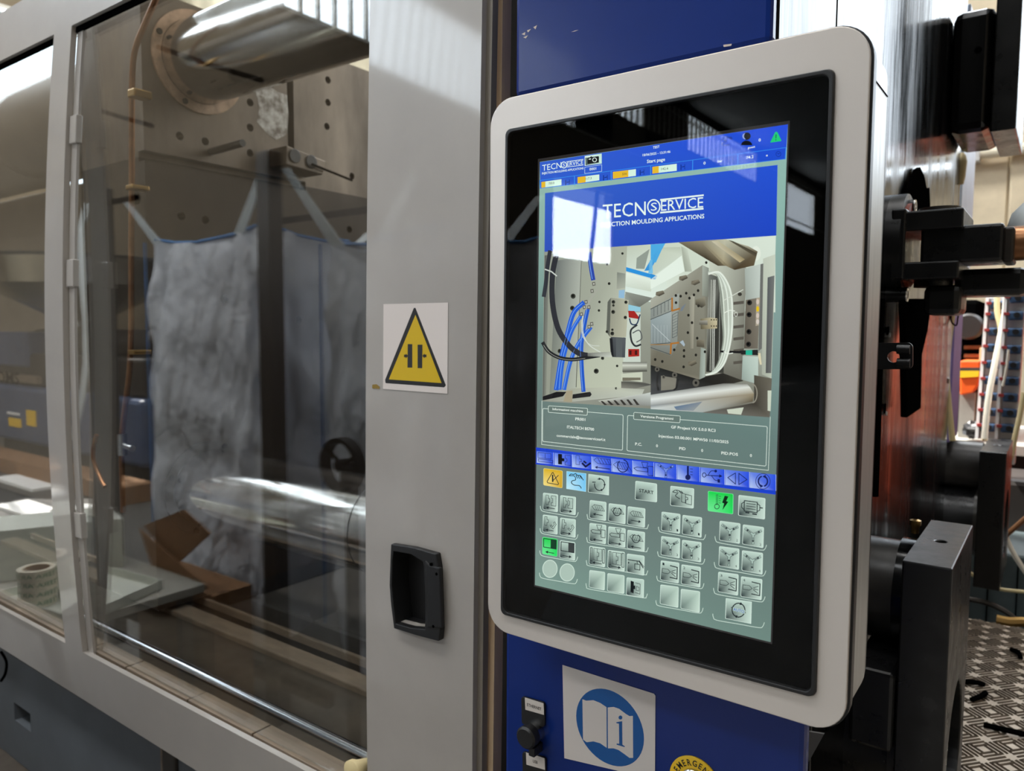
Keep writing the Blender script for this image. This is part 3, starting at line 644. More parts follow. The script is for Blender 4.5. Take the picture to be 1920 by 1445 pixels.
# right half
E2([(0, 75), (965, 10), (965, 600), (0, 560)], [(206, 216, 198), (222, 234, 220), (214, 226, 212), (232, 244, 232)], 3)
E2([(0, 100), (230, 95), (245, 160), (0, 330)], [(196, 206, 186), (190, 200, 182), (210, 220, 204), (200, 212, 198)], 4)
E2([(235, 90), (285, 110), (320, 285), (265, 285)], [(176, 184, 168), (206, 216, 200), (186, 194, 178), (160, 168, 152)], 4)
E2([(0, 75), (108, 68), (40, 215), (0, 215)], (80, 175, 232), 5); E2([(0, 300), (50, 318), (30, 345), (0, 345)], (50, 145, 215), 5)
E2([(0, 345), (240, 160), (262, 282), (0, 420)], [(234, 246, 234)]*4, 5)
E2([(450, 200), (740, 255), (712, 1135), (540, 1092)], [(206, 212, 196), (150, 152, 140), (104, 102, 92), (112, 110, 100)], 5)
for i in range(6): y = 520+i*92; E2([(640, y), (722, y-10), (720, y+14), (640, y+22)], (92, 88, 80), 6)
E2([(215, 58), (400, 45), (600, 240), (520, 240), (430, 188)], [(120, 112, 92), (150, 142, 120), (120, 110, 88), (70, 60, 44), (60, 52, 38)], 6)
E2([(380, 46), (575, 34), (760, 90), (828, 130), (800, 238), (650, 272), (560, 230)], [(140, 134, 112), (196, 196, 174), (176, 172, 148), (110, 100, 80), (96, 84, 62), (70, 58, 40), (170, 158, 126)], 6)
E2([(470, 50), (520, 46), (730, 190), (690, 215)], [(206, 200, 176), (196, 190, 160), (150, 136, 100), (190, 176, 140)], 7); E2([(600, 40), (640, 50), (820, 140), (812, 170)], [(90, 86, 72), (80, 76, 62), (70, 64, 50), (90, 82, 66)], 7)
s.ell(Eq(815, 145), 9, 14, (232, 240, 226), 5, 18)
E2([(870, 185), (965, 150), (935, 1112), (860, 1080)], [(196, 204, 188), (206, 214, 198), (190, 198, 182), (170, 176, 162)], 6); E2([(905, 330), (958, 315), (932, 1070), (890, 1070)], [(92, 96, 98), (120, 124, 122), (110, 112, 110), (84, 86, 86)], 7)
E2([(728, 262), (870, 220), (848, 492), (735, 505)], [(170, 180, 172), (206, 216, 208), (196, 206, 198), (160, 168, 160)], 8); E2([(850, 228), (872, 222), (860, 880), (834, 900)], (112, 114, 110), 9)
E2([(735, 505), (846, 484), (830, 882), (722, 880)], [(110, 104, 92), (136, 130, 118), (120, 114, 102), (90, 84, 76)], 9)
E2([(818, 490), (846, 484), (838, 700), (812, 706)], (176, 166, 146), 10)
for x, y in ((765, 525), (762, 618), (760, 750), (757, 847)): s.ell(Eq(x, y), 4.8, 5, (40, 40, 38), 10, 14); s.ell(Eq(x-3, y-2), 2.4, 2.6, (12, 12, 12), 11, 10)
for y, c in ((518, (214, 200, 186)), (572, (226, 190, 40)), (625, (214, 200, 186)), (672, (216, 206, 196))): s.ell(Eq(828, y), 3, 5, c, 11, 10)
E2([(828, 552), (838, 592), (818, 594)], (236, 200, 30), 12)
E2([(712, 935), (832, 942), (832, 1156), (704, 1120)], [(178, 196, 186), (200, 216, 206), (186, 202, 192), (150, 164, 156)], 8)
E2([(540, 895), (700, 900), (700, 918), (540, 910)], (30, 30, 32), 11); E2([(690, 895), (830, 888), (832, 932), (700, 926)], (38, 40, 40), 11); E2([(736, 893), (786, 892), (786, 930), (736, 930)], (46, 180, 150), 12); E2([(826, 915), (850, 915), (860, 1005), (846, 1005)], (222, 214, 180), 11)
E2([(0, 498), (400, 235), (450, 258), (425, 1100), (375, 1122), (0, 1010)], [(176, 178, 164), (150, 150, 136), (120, 120, 108), (120, 118, 104), (136, 132, 116), (112, 108, 94)], 7)
E2([(0, 572), (220, 452), (215, 600), (205, 850), (160, 935), (0, 880)], [(140, 148, 144), (166, 172, 164), (150, 158, 154), (140, 146, 140), (120, 124, 118), (128, 132, 126)], 8)
E2([(0, 655), (160, 590), (155, 835), (0, 850)], [(150, 164, 166), (170, 182, 182), (140, 150, 150), (130, 140, 140)], 9)
s.line(mp(Eq, [(0, 575), (165, 492), (160, 590), (0, 655)]), 1.2, (70, 76, 76), 10); s.line(mp(Eq, [(0, 850), (155, 835), (150, 925), (0, 872)]), 1.2, (76, 80, 78), 10); s.line(mp(Eq, [(168, 620), (212, 595), (205, 780), (168, 798)]), 1, (90, 96, 96), 10, True)
for i in range(5): s.line(mp(Eq, [(25+i*28, 565-i*14), (25+i*28, 630-i*11)]), .9, (86, 92, 92), 10)
for i in range(7): s.line(mp(Eq, [(172, 640+i*22), (206, 622+i*22)]), .8, (96, 104, 104), 11)
for i in range(6): s.line(mp(Eq, [(8+i*24, 700), (8+i*24, 835)]), .5, (186, 196, 196), 10)
s.line(mp(Eq, [(10, 690), (145, 820)]), 1, (196, 206, 206), 11)
ORG = (176, 116, 52)
s.line(mp(Eq, [(166, 490), (166, 588), (222, 572)]), 3.2, ORG, 12); s.line(mp(Eq, [(215, 835), (158, 842), (154, 918)]), 3.2, ORG, 12); s.line(mp(Eq, [(0, 850), (150, 850)]), 1.5, (170, 130, 80), 11)
E2([(238, 560), (275, 530), (245, 590), (228, 590)], (120, 130, 140), 11); E2([(225, 830), (250, 815), (266, 850), (258, 865)], (170, 186, 196), 11)
E2([(300, 480), (340, 455), (330, 880), (300, 880)], [(150, 150, 136), (176, 174, 158), (160, 156, 140), (120, 118, 104)], 9)
for x, y in ((430, 215), (367, 432), (275, 452), (335, 465), (232, 475), (195, 470), (350, 930), (258, 940), (255, 1022), (292, 622), (288, 757), (360, 800), (182, 890), (258, 895), (320, 680), (370, 550), (35, 965), (90, 980), (420, 905), (196, 525), (300, 490)): s.ell(Eq(x, y), 2.4, 2.8, (40, 40, 36), 11, 10)
for x, y in ((255, 335), (75, 455), (350, 370), (325, 995)): c = Eq(x, y); s.poly([(c[0]-8, c[1]-3), (c[0]+5, c[1]-6), (c[0]+8, c[1]), (c[0]-2, c[1]+5), (c[0]-9, c[1]+3)], [(110, 104, 90), (140, 134, 116), (70, 66, 56), (60, 56, 48), (120, 114, 98)], 11)
E2([(400, 238), (450, 260), (446, 482), (398, 470)], [(176, 184, 172), (140, 146, 136), (120, 124, 114), (150, 156, 144)], 10); E2([(388, 872), (426, 884), (420, 1100), (376, 1120)], [(150, 160, 150), (170, 180, 170), (176, 188, 178), (140, 148, 138)], 10)
E2([(346, 500), (420, 482), (425, 545), (395, 565), (346, 540)], [(130, 126, 108), (150, 146, 128), (110, 106, 90), (60, 58, 50), (80, 76, 64)], 11); E2([(356, 815), (415, 812), (415, 870), (356, 866)], [(116, 110, 94), (140, 134, 116), (90, 86, 74), (80, 76, 66)], 11)
E2([(450, 300), (560, 340), (565, 1070), (430, 1060), (440, 600)], [(112, 116, 110), (60, 62, 58), (66, 66, 60), (52, 52, 48), (150, 152, 142)], 9)
for x, c in ((462, (190, 194, 182)), (478, (206, 210, 200)), (490, (226, 230, 220)), (530, (150, 152, 144))): s.line(mp(Eq, [(x+8, 350), (x-2, 1050)]), 1.3, c, 10)
for k, (dx, c) in enumerate(((-52, (150, 158, 146)), (-36, (216, 226, 212)), (-20, (186, 194, 182)), (-4, (226, 236, 224)), (12, (196, 206, 192)), (26, (232, 240, 228)))):
    s.curve(mp(Eq, [(450, 288+k*3), (530+dx*.3, 310-k*3), (590+dx, 430), (606+dx, 640), (600+dx*.7, 820), (560+dx*.6, 980), (500+dx*.4, 1060), (428, 1084)]), 3.3, c, 10+k*.5)
s.line(mp(Eq, [(570, 505), (715, 425)]), 1.4, (220, 226, 214), 14); s.curve(mp(Eq, [(570, 605), (610, 585), (650, 590)]), 1.6, (236, 242, 230), 14); s.curve(mp(Eq, [(570, 905), (600, 920), (635, 915)]), 1.6, (236, 242, 230), 14); s.ring(Eq(660, 615), 2.6, 4, 1, (226, 232, 220), 14)
s.ell(Eq(690, 460), 4, 3.5, (60, 58, 52), 12, 12)
E2([(385, 650), (462, 640), (516, 648), (514, 724), (462, 728), (388, 730)], [(120, 114, 92), (186, 178, 148), (206, 196, 164), (196, 184, 150), (150, 142, 116), (90, 84, 66)], 13); E2([(376, 664), (440, 662), (440, 698), (376, 695)], [(150, 148, 136), (170, 168, 156), (100, 98, 88), (90, 88, 78)], 14)
for x in (470, 490, 508):
    for y in (658, 706): s.ell(Eq(x, y), 1.3, 1.4, (50, 46, 36), 15, 8)
E2([(0, 1008), (375, 1120), (430, 1095), (560, 1070), (720, 1130), (560, 1170), (0, 1240)], [(40, 42, 40), (36, 36, 34), (40, 38, 34), (46, 44, 40), (60, 58, 50), (40, 38, 34), (76, 78, 80)], 9)
E2([(80, 1090), (200, 1110), (190, 1195), (80, 1205)], (130, 128, 116), 10)
for x, y, r in ((185, 1085, 5), (50, 1040, 4.4), (350, 1145, 6.4), (100, 1100, 3)): c = Eq(x, y); s.ell(c, r, r*1.15, (96, 94, 86), 11, 14); s.ell(c, r*.4, r*.45, (26, 26, 26), 12, 10)
s.curve(mp(Eq, [(60, 1060), (50, 1140), (60, 1200)]), 4, (46, 46, 46), 11); s.curve(mp(Eq, [(212, 1120), (200, 1180), (180, 1200)]), 3, (40, 40, 40), 11)
E2([(800, 1085), (938, 1112), (922, 1412), (400, 1376), (800, 1300)], [(84, 80, 70), (110, 106, 94), (104, 100, 90), (112, 110, 104), (60, 56, 48)], 9); E2([(590, 1352), (720, 1335), (700, 1392), (600, 1382)], (206, 214, 196), 10)
E2([(905, 1205), (935, 1205), (928, 1365), (905, 1360)], (206, 214, 196), 10)
E2([(0, 1238), (560, 1150), (740, 1148), (770, 1180), (0, 1275)], [(176, 182, 178), (110, 110, 104), (120, 118, 108), (226, 230, 222), (232, 236, 232)], 11)
E2([(0, 1275), (770, 1180), (800, 1230), (0, 1322)], [(226, 232, 230), (220, 222, 212), (160, 150, 126), (150, 156, 156)], 11)
E2([(0, 1322), (800, 1230), (790, 1290), (400, 1374), (0, 1348)], [(140, 148, 152), (150, 138, 112), (96, 86, 66), (170, 176, 172), (206, 214, 212)], 11)
E2([(180, 1330), (400, 1290), (330, 1362), (200, 1356)], [(92, 120, 150), (130, 140, 150), (150, 158, 160), (120, 134, 148)], 12)
s.ring(Eq(790, 1228), 8, 17, 2, (150, 146, 132), 12, -90, 90)
plab(s.build('page_picture', 'screen_light', disp), 'picture of blue hoses, mould plates and tie bars')
# information boxes
LN = (224, 238, 228)
s = DB(SCR, .0001)
s.line([Fq(66, 46), Fq(64, 380), Fq(1800, 578), Fq(1815, 168)], .9, LN, 2); s.line([Fq(70, 358), Fq(680, 424)], .1, LN, 2)
s.build('info_outline', 'screen_light', disp)
s = DB(SCR, .0001); q = mp(Fq, [(72, 104), (688, 153), (683, 424), (70, 356)])
p = rounded([(*v, 0) for v in q], 2.6, 4); s.line([(v[0], v[1]) for v in p], 1, LN, 2, True)
q = mp(Fq, [(115, 84), (416, 104), (412, 157), (115, 134)]); p = rounded([(*v, 0) for v in q], 2, 4); p = [(v[0], v[1]) for v in p]; s.poly(p, (104, 122, 116), 3); s.line(p, .9, LN, 4, True)
for t, a, b, h, bo in (('Informazioni macchina', (147, 116), (380, 133), 4.2, True), ('PR001', (322, 194), (398, 200), 5.2, True), ('ITALTECH BS700', (258, 256), (465, 275), 5.2, True), ('commerciale@tecnoservicesrl.it', (178, 320), (552, 354), 4.9, True)):
    s.text(t, Fq(*a), Fq(*b), h, (238, 246, 238), 5, bo)
s.build('info_box', 'screen_light', disp)
s = DB(SCR, .0001); q = mp(Fq, [(722, 157), (1792, 243), (1782, 546), (717, 428)])
p = rounded([(*v, 0) for v in q], 2.6, 4); s.line([(v[0], v[1]) for v in p], 1, LN, 2, True)
q = mp(Fq, [(770, 134), (1126, 162), (1122, 214), (768, 187)]); p = rounded([(*v, 0) for v in q], 2, 4); p = [(v[0], v[1]) for v in p]; s.poly(p, (104, 122, 116), 3); s.line(p, .9, LN, 4, True)
for t, a, b, h, bo in (('Versione Programmi', (820, 172), (1072, 192), 4.8, True), ('GF Project VX 5.0.0 RC3', (1055, 256), (1396, 284), 5.2, True), ('Injection 03.00.001 MPW50 11/03/2025', (960, 324), (1495, 372), 5.2, True), ('P.C.', (780, 386), (832, 390), 5.2, True), ('0', (940, 400), (954, 401), 5.2, True), ('PID', (1117, 420), (1166, 424), 5.2, True), ('0', (1286, 436), (1300, 437), 5.2, True), ('PID.POS', (1440, 455), (1567, 467), 5.2, True), ('0', (1659, 475), (1674, 476), 5.4, True)):
    s.text(t, Fq(*a), Fq(*b), h, (238, 246, 238), 5, bo)
s.build('info_box', 'screen_light', disp)
# menu bar and its tabs
s = DB(SCR, .0001)
s.poly([(1005.2, 838.5), (1455.5, 893), (1454, 927), (1004.8, 870)], [(24, 66, 206)]*4, 1); s.line([(1005.2, 840), (1455.5, 894.5)], 1.6, (20, 60, 224), 2); s.line([(1004.8, 868.6), (1454, 926)], 1.6, (20, 60, 224), 2)
mb_ = s.build('menu_bar', 'screen_light', disp)
def menut(y0): return lambda x: y0+0
top = lambda x: 424+(x-20)*(604-424)/(1838); bot = lambda x: 515+(x-20)*(738-515)/(1838)
tabs = [(26, 155), (163, 298), (300, 447), (448, 600), (605, 760), (762, 923), (932, 1098), (1103, 1275), (1283, 1466), (1471, 1655), (1659, 1858)]
DK = (14, 26, 92)
for i, (a, b) in enumerate(tabs):
    s = DB(SCR, .0001); tp = lambda x: 430+(x-20)*.0985; bt = lambda x: 520+(x-20)*.1165
    s.poly(mp(Fq, [(a, tp(a)), (b, tp(b)), (b, bt(b)), (a, bt(a))]), [(110, 140, 236), (40, 84, 232), (34, 72, 224), (186, 206, 246)], 3); s.line(mp(Fq, [(b, tp(b)), (b, bt(b))]), .8, (190, 210, 250), 4)
    X = lambda u, v: Fq(a+(b-a)*u, tp(a+(b-a)*u)+(bt(a+(b-a)*u)-tp(a+(b-a)*u))*v)
    L = lambda pts, wd=1.0: s.line([X(*p) for p in pts], wd, DK, 5)
    if i == 0: L([(.08, .1), (.85, .1), (.85, .55), (.08, .55), (.08, .1)], .8); L([(.1, .65), (.95, .65), (.95, .85), (.1, .85), (.1, .65)], .8); L([(.5, .15), (.5, .5)], .8)
    if i == 1: s.poly([X(*p) for p in ((.2, .05), (.42, .05), (.42, .38), (.55, .38), (.55, .62), (.42, .62), (.42, .9), (.2, .9))], (8, 10, 24), 5); L([(.6, .1), (.92, .1), (.92, .9), (.6, .9), (.6, .65), (.7, .6), (.7, .4), (.6, .35), (.6, .1)], .8)
    if i == 2: L([(.18, .05), (.36, .05), (.36, .3), (.46, .3), (.46, .5), (.36, .5), (.36, .75), (.18, .75), (.18, .05)], .7); s.line([X(*p) for p in ((.52, .62), (.68, .85), (.92, .55))], 3.4, (14, 20, 70), 5); s.line([X(.6, .45), X(.7, .55)], 3, (14, 20, 70), 5)
    if i == 3:
        L([(.1, .25), (.25, .05), (.9, .1), (.98, .5), (.3, .5), (.1, .25)], .8)
        for k in range(4): L([(.3+k*.15, .08), (.45+k*.15, .48)], .8)
        s.arrow(X(.9, .82), X(.15, .8), 1.3, 5, DK, 5)
    if i == 4:
        L([(.05, .45), (.25, .2), (.7, .25), (.98, .85)], .8); L([(.05, .45), (.25, .7), (.8, .75)], .8)
        for k in range(4): L([(.22+k*.12, .22), (.4+k*.12, .72)], .7)
        c = X(.52, .48); s.ring(c, 10, 11.5, 1.7, DK, 6, -80, 230)
    if i == 5: L([(.05, .55), (.2, .45), (.7, .45), (.7, .72), (.2, .72), (.05, .55)], 1); L([(.42, .05), (.72, .05), (.65, .42), (.5, .42), (.42, .05)], .9); L([(.72, .3), (.97, .3), (.97, .95), (.72, .95), (.72, .3)], 1)
    if i == 6:
        for p in ((.18, .12), (.82, .12), (.5, .95)): s.line([X(.5, .45), X(*p)], 4.4, (40, 60, 150), 5); s.line([X(.5, .45), X(*p)], 2.8, (120, 150, 235), 6); s.arrow(X(.5+(p[0]-.5)*.3, .45+(p[1]-.45)*.3), X(.5+(p[0]-.5)*.9, .45+(p[1]-.45)*.9), 1, 3.6, DK, 7)
    if i == 7:
        L([(.47, .05), (.47, .7)], 3.6); s.ell(X(.47, .78), 5, 5.2, DK, 5)
        for k in range(3): L([(.58, .18+k*.2), (.68, .18+k*.2)], 1)
    if i == 8: s.ring(X(.14, .5), 3.4, 4, 1.3, DK, 5); s.arrow(X(.22, .5), X(.9, .45), 1.4, 6, DK, 5); s.curve([X(.3, .5), X(.42, .2), X(.58, .16)], 1.2, DK, 5); s.ell(X(.62, .16), 2.6, 2.6, DK, 5, 12); s.curve([X(.45, .5), X(.58, .75), X(.7, .78)], 1.2, DK, 5); s.poly([X(*p) for p in ((.7, .68), (.8, .68), (.8, .9), (.7, .9))], DK, 5)
    if i == 9:
        L([(.1, .5), (.42, .15), (.42, .88), (.1, .5)], 1.3); L([(.9, .5), (.56, .15), (.56, .88), (.9, .5)], 1.3)
    if i == 10: c = X(.5, .5); s.ring(c, 13.5, 14.5, 1, DK, 5); s.ring(c, 8.5, 9.5, 2.6, DK, 5, -70, 70); s.ring(c, 8.5, 9.5, 2.6, DK, 5, 110, 250); s.arrow((c[0]+6, c[1]-9), (c[0]-1, c[1]-9), 1, 6, DK, 6); s.arrow((c[0]-6, c[1]+9), (c[0]+1, c[1]+9), 1, 6, DK, 6)
    s.build('menu_tab', 'screen_light', disp)
# touch buttons
LT = (196, 220, 208); MD = (150, 172, 164); DKB = (52, 66, 68)
def button(f, q, icon=None, sty='n', r=2.4):
    q = mp(f, q); s = DB(SCR, .0001)
    bo = dict(n=(222, 240, 230), y=(246, 226, 140), b=(190, 236, 250), g=(120, 240, 160), w=(226, 244, 234))[sty]
    fill = dict(n=[LT, LT, (206, 228, 216), DKB], y=[(224, 182, 30), (220, 172, 20), (214, 166, 24), (246, 222, 130)], b=[(120, 206, 250), (110, 196, 246), (124, 206, 250), (196, 238, 252)], g=[(20, 220, 80), (16, 206, 70), (30, 226, 96), (110, 236, 150)], w=[(196, 218, 206), (190, 214, 200), (206, 228, 214), (110, 130, 124)])[sty]
    cx, cy = sum(p[0] for p in q)/4, sum(p[1] for p in q)/4
    s.rr(q, r, bo, 3); s.rr([(cx+(p[0]-cx)*.955, cy+(p[1]-cy)*.96) for p in q], r*.85, fill, 4)
    def X(u, v): return (q[0][0]*(1-u)*(1-v)+q[1][0]*u*(1-v)+q[2][0]*u*v+q[3][0]*(1-u)*v, q[0][1]*(1-u)*(1-v)+q[1][1]*u*(1-v)+q[2][1]*u*v+q[3][1]*(1-u)*v)
    L = lambda pts, wd=.9, col=INK, l=6: s.line([X(*p) for p in pts], wd, col, l)
    if icon: icon(s, X, L)
    return s.build('touch_button', 'screen_light', disp)
def bracket(f, pts, wd=1.2):
    s = DB(SCR, .0001); s.curve(mp(f, pts), wd, (206, 226, 214), 2, 5); s.build('group_bracket', 'screen_light', disp)
def arr(l, v=.84, a=.2, b=.78, hollow=False):
    def go(s, X, L):
        p, q = (X(b, v), X(a, v)) if l else (X(a, v), X(b, v)); s.arrow(p, q, 1.3, 5, INK, 7)
    return go
def mould(op, l):
    def go(s, X, L):
        d = .0 if op else .06
        L([(.2, .12), (.36, .12), (.36, .3), (.45, .3), (.45, .5), (.36, .5), (.36, .66), (.2, .66), (.2, .12)], .8)
        L([(.86-d, .12), (.56-d, .12), (.56-d, .27), (.64-d, .27), (.64-d, .52), (.56-d, .52), (.56-d, .68), (.86-d, .68), (.86-d, .12)], .8); arr(l)(s, X, L)
    return go
def eject(l):
    def go(s, X, L):
        L([(.14, .1), (.28, .1), (.28, .26), (.38, .26), (.38, .42), (.28, .42), (.28, .6), (.14, .6), (.14, .1)], .8)
        L([(.5, .58), (.58, .52), (.66, .62), (.78, .46), (.72, .38), (.8, .32), (.9, .46), (.7, .74), (.5, .58)], .8); arr(l, .84, .18, .72)(s, X, L)
    return go
def gate(l):
    def go(s, X, L):
        L([(.08, .08), (.92, .08), (.92, .58), (.08, .58), (.08, .08)], 1.4)
        s.poly([X(.55, .1), X(.9, .1), X(.9, .56), X(.55, .56)], (12, 60, 34) if l else (58, 64, 64), 6); arr(l)(s, X, L)
    return go
def screw(d):
    def go(s, X, L):
        L([(.14, .35), (.28, .22), (.72, .24), (.9, .5), (.3, .5), (.14, .35)], .8)
        for k in range(4): L([(.3+k*.12, .24), (.42+k*.12, .48)], .7)
        if d == 'r' or d == 'rl': s.ring(X(.5, .4), 7.2, 7.6, 1.5, INK, 7, -60, 250)
        if d == 'l' or d == 'rl': arr(True, .74 if d == 'l' else .86)(s, X, L)
        if d == 'R': arr(False, .74)(s, X, L)
    return go
def inj(l):
    def go(s, X, L):
        L([(.08, .42), (.18, .34), (.66, .34), (.66, .52), (.18, .52), (.08, .42)], 1); L([(.42, .06), (.74, .06), (.64, .3), (.52, .3), (.42, .06)], .9); L([(.7, .28), (.94, .28), (.94, .68), (.7, .68), (.7, .28)], 1); arr(l, .86)(s, X, L)
    return go
def clampi(l):
    def go(s, X, L):
        L([(.08, .08), (.18, .08), (.18, .8), (.08, .8), (.08, .08)], 1.1); L([(.84, .08), (.95, .08), (.95, .8), (.84, .8), (.84, .08)], 1.1); L([(.28, .1), (.78, .1), (.78, .72), (.28, .72), (.28, .1)], .8)
        L([(.5, .1), (.5, .3), (.6, .3), (.6, .5), (.5, .5), (.5, .72)], .8); arr(l, .86)(s, X, L)
    return go
def oil(s, X, L):
    L([(.06, .32), (.6, .32), (.7, .32), (.94, .62)], 1.6); L([(.7, .28), (.98, .56)], 1); L([(.45, .48), (.75, .48), (.75, .76), (.45, .76), (.45, .48)], 1.2); L([(.58, .32), (.6, .48)], 1.2); s.ell(X(.1, .48), 1.2, 1.8, INK, 7, 8)
def Y3(out, n):
    def go(s, X, L):
        for p in ((.14, .2), (.86, .2), (.5, .86)):
            dx, dy = p[0]-.5, p[1]-.44; s.line([X(.5, .44), X(*p)], 4.6, INK, 5); s.line([X(.5, .44), X(*p)], 3.2, (176, 200, 190), 6)
            a, b = X(.5+dx*.3, .44+dy*.3), X(.5+dx*.92, .44+dy*.92); s.arrow(*((a, b) if out else (b, a)), 1.2, 4.2, INK, 8)
        s.text(str(n), X(.82, .9), X(.9, .915), 4.4, INK, 8)
    return go
def spray(n):
    def go(s, X, L):
        L([(.1, .4), (.4, .4), (.54, .52), (.4, .62), (.1, .62), (.1, .4)], .9); L([(.52, .2), (.9, .24), (.9, .8), (.52, .78)], 1.8)
        for k in (-1, 0, 1): L([(.6, .52+k*.05), (.82, .54+k*.17)], 1.1)
        s.text(str(n), X(.1, .22), X(.2, .235), 4.6, INK, 8)
    return go
def cyc(s, X, L):
    c = X(.55, .5); s.ring(c, 9.5, 11, 1.6, INK, 6, -110, 190)
    for a in (-80, 10, 80): an = math.radians(a); s.arrow((c[0]+9.5*math.cos(an-.3), c[1]+11*math.sin(an-.3)), (c[0]+9.5*math.cos(an+.15), c[1]+11*math.sin(an+.15)), 1, 4.5, INK, 7)
    L([(.2, .42), (.34, .4)], 1.6)
def auto(s, X, L):
    c = X(.5, .48); s.ring(c, 12, 13, 2, INK, 6)
    for a in (-60, 30, 120, 210): an = math.radians(a); s.arrow((c[0]+12*math.cos(an-.3), c[1]+13*math.sin(an-.3)), (c[0]+12*math.cos(an+.18), c[1]+13*math.sin(an+.18)), 1, 5.5, INK, 7)
    s.poly([X(.28, .38), X(.75, .42), X(.75, .6), X(.28, .55)], (176, 200, 190), 8); s.text('AUTO', X(.3, .54), X(.72, .58), 5.4, (60, 90, 200), 9)
def warn(s, X, L): L([(.5, .18), (.8, .78), (.76, .84), (.22, .82), (.2, .74), (.46, .2), (.5, .18)], 1.3); L([(.48, .34), (.49, .7)], 2.6); L([(.52, .62), (.78, .3)], 1.4)
def hand(s, X, L):
    s.curve([X(*p) for p in ((.14, .24), (.22, .14), (.36, .14), (.46, .08), (.56, .16), (.7, .16), (.86, .38))], 1.4, INK, 6); s.curve([X(*p) for p in ((.14, .24), (.4, .22), (.46, .42), (.3, .5), (.26, .62), (.4, .72), (.66, .72), (.76, .84))], 1.4, INK, 6)
    for k in range(3): L([(.48+k*.1, .16), (.56+k*.1, .32)], 1.3)
def handm(s, X, L):
    s.curve([X(*p) for p in ((.1, .3), (.2, .2), (.36, .2), (.5, .3))], 1.3, INK, 6); s.curve([X(*p) for p in ((.1, .3), (.3, .34), (.22, .48), (.4, .6))], 1.3, INK, 6)
    for k in range(3): L([(.26+k*.1, .2), (.34+k*.1, .32)], 1.1)
    L([(.48, .3), (.64, .34), (.64, .78), (.48, .74), (.48, .3)], 1); L([(.66, .34), (.9, .38), (.9, .84), (.66, .8), (.66, .62), (.74, .6), (.74, .5), (.66, .48)], 1)
def temp(s, X, L):
    L([(.36, .16), (.36, .6)], 3.4); L([(.36, .16), (.36, .6)], 1.6, (60, 226, 110), 7); s.ring(X(.36, .72), 4.4, 4.6, 1.2, INK, 7); 
    for k in range(4): L([(.44, .2+k*.11), (.5, .2+k*.11)], .9)
    s.poly([X(*p) for p in ((.66, .14), (.8, .16), (.72, .4), (.8, .42), (.58, .86), (.64, .52), (.56, .5))], (10, 40, 22), 6)
def motor(s, X, L):
    L([(.22, .24), (.7, .24), (.7, .74), (.22, .74), (.22, .24)], 1.6)
    for k in range(3): L([(.3, .36+k*.12), (.64, .36+k*.12)], 1.2)
    L([(.22, .3), (.12, .4), (.12, .58), (.22, .68)], 1.4); L([(.7, .3), (.8, .38), (.8, .6), (.7, .68)], 1.4); L([(.8, .48), (.9, .48)], 2); L([(.28, .8), (.4, .8)], 2.4); L([(.54, .82), (.68, .82)], 2.4)
def start(s, X, L): s.text('START', X(.18, .57), X(.84, .6), 6.2, (26, 36, 38), 6, True)
def pad(s, X, L): s.poly([X(*p) for p in ((.24, .16), (.42, .2), (.42, .4), (.5, .4), (.5, .6), (.42, .6), (.42, .84), (.24, .8))], (20, 26, 28), 6); L([(.5, .24), (.78, .28), (.78, .82), (.5, .78)], .9); L([(.56, .44), (.72, .46), (.72, .66), (.56, .64), (.56, .44)], .8)
button(Gq, [(110, 100), (318, 128), (315, 318), (108, 285)], warn, 'y'); button(Gq, [(360, 133), (573, 158), (570, 357), (357, 325)], hand, 'b', .4); button(Gq, [(597, 163), (820, 192), (818, 395), (593, 360)], cyc, 'n', .4)
button(lambda x, y: (x, y), [(1191.5, 901), (1232, 906.5), (1232, 941.5), (1190.5, 936)], start); button(Hq, [(162, 133), (357, 155), (353, 320), (160, 295)], handm); button(Hq, [(470, 175), (680, 200), (677, 367), (468, 340)], temp, 'g'); button(Hq, [(722, 208), (942, 235), (938, 410), (718, 377)], motor)
for q, ic, st in (([(105, 365), (268, 385), (265, 578), (103, 548)], mould(True, True), 'n'), ([(292, 392), (462, 412), (458, 610), (288, 580)], mould(False, False), 'n'), ([(103, 602), (265, 622), (262, 820), (100, 790)], eject(True), 'n'), ([(290, 635), (460, 655), (457, 855), (287, 822)], eject(False), 'n'), ([(100, 845), (262, 868), (258, 1060), (97, 1028)], gate(True), 'g'), ([(288, 880), (455, 903), (452, 1103), (284, 1070)], gate(False), 'n'),
    ([(612, 445), (792, 468), (787, 672), (607, 640)], screw('l'), 'n'), ([(817, 480), (1002, 502), (997, 708), (812, 672)], screw('r'), 'n'), ([(1023, 513), (1214, 537), (1208, 745), (1018, 707)], screw('R'), 'n'), ([(610, 693), (790, 716), (785, 925), (606, 890)], inj(True), 'n'), ([(813, 730), (1000, 753), (995, 963), (808, 927)], inj(False), 'n'), ([(1020, 768), (1210, 793), (1205, 1005), (1015, 968)], screw('rl'), 'n'), ([(607, 942), (780, 965), (776, 1175), (603, 1140)], clampi(True), 'n'), ([(808, 985), (992, 1008), (988, 1220), (805, 1180)], clampi(False), 'n'), ([(1015, 1025), (1205, 1050), (1200, 1265), (1012, 1225)], oil, 'n'), ([(608, 1203), (778, 1225), (772, 1425), (603, 1390)], None, 'w'), ([(803, 1237), (988, 1262), (984, 1462), (800, 1430)], None, 'w'), ([(1010, 1282), (1200, 1305), (1196, 1508), (1006, 1474)], pad, 'n')):
    button(Gq, q, ic, st)
for c in ((180, 1190), (366, 1230)):
    s = DB(SCR, .0001); p = Gq(*c); s.ell(p, 14.3, 17, (206, 226, 214), 3, 32); s.ell(p, 12.8, 15.4, (176, 198, 186), 4, 32); s.build('touch_button', 'screen_light', disp)
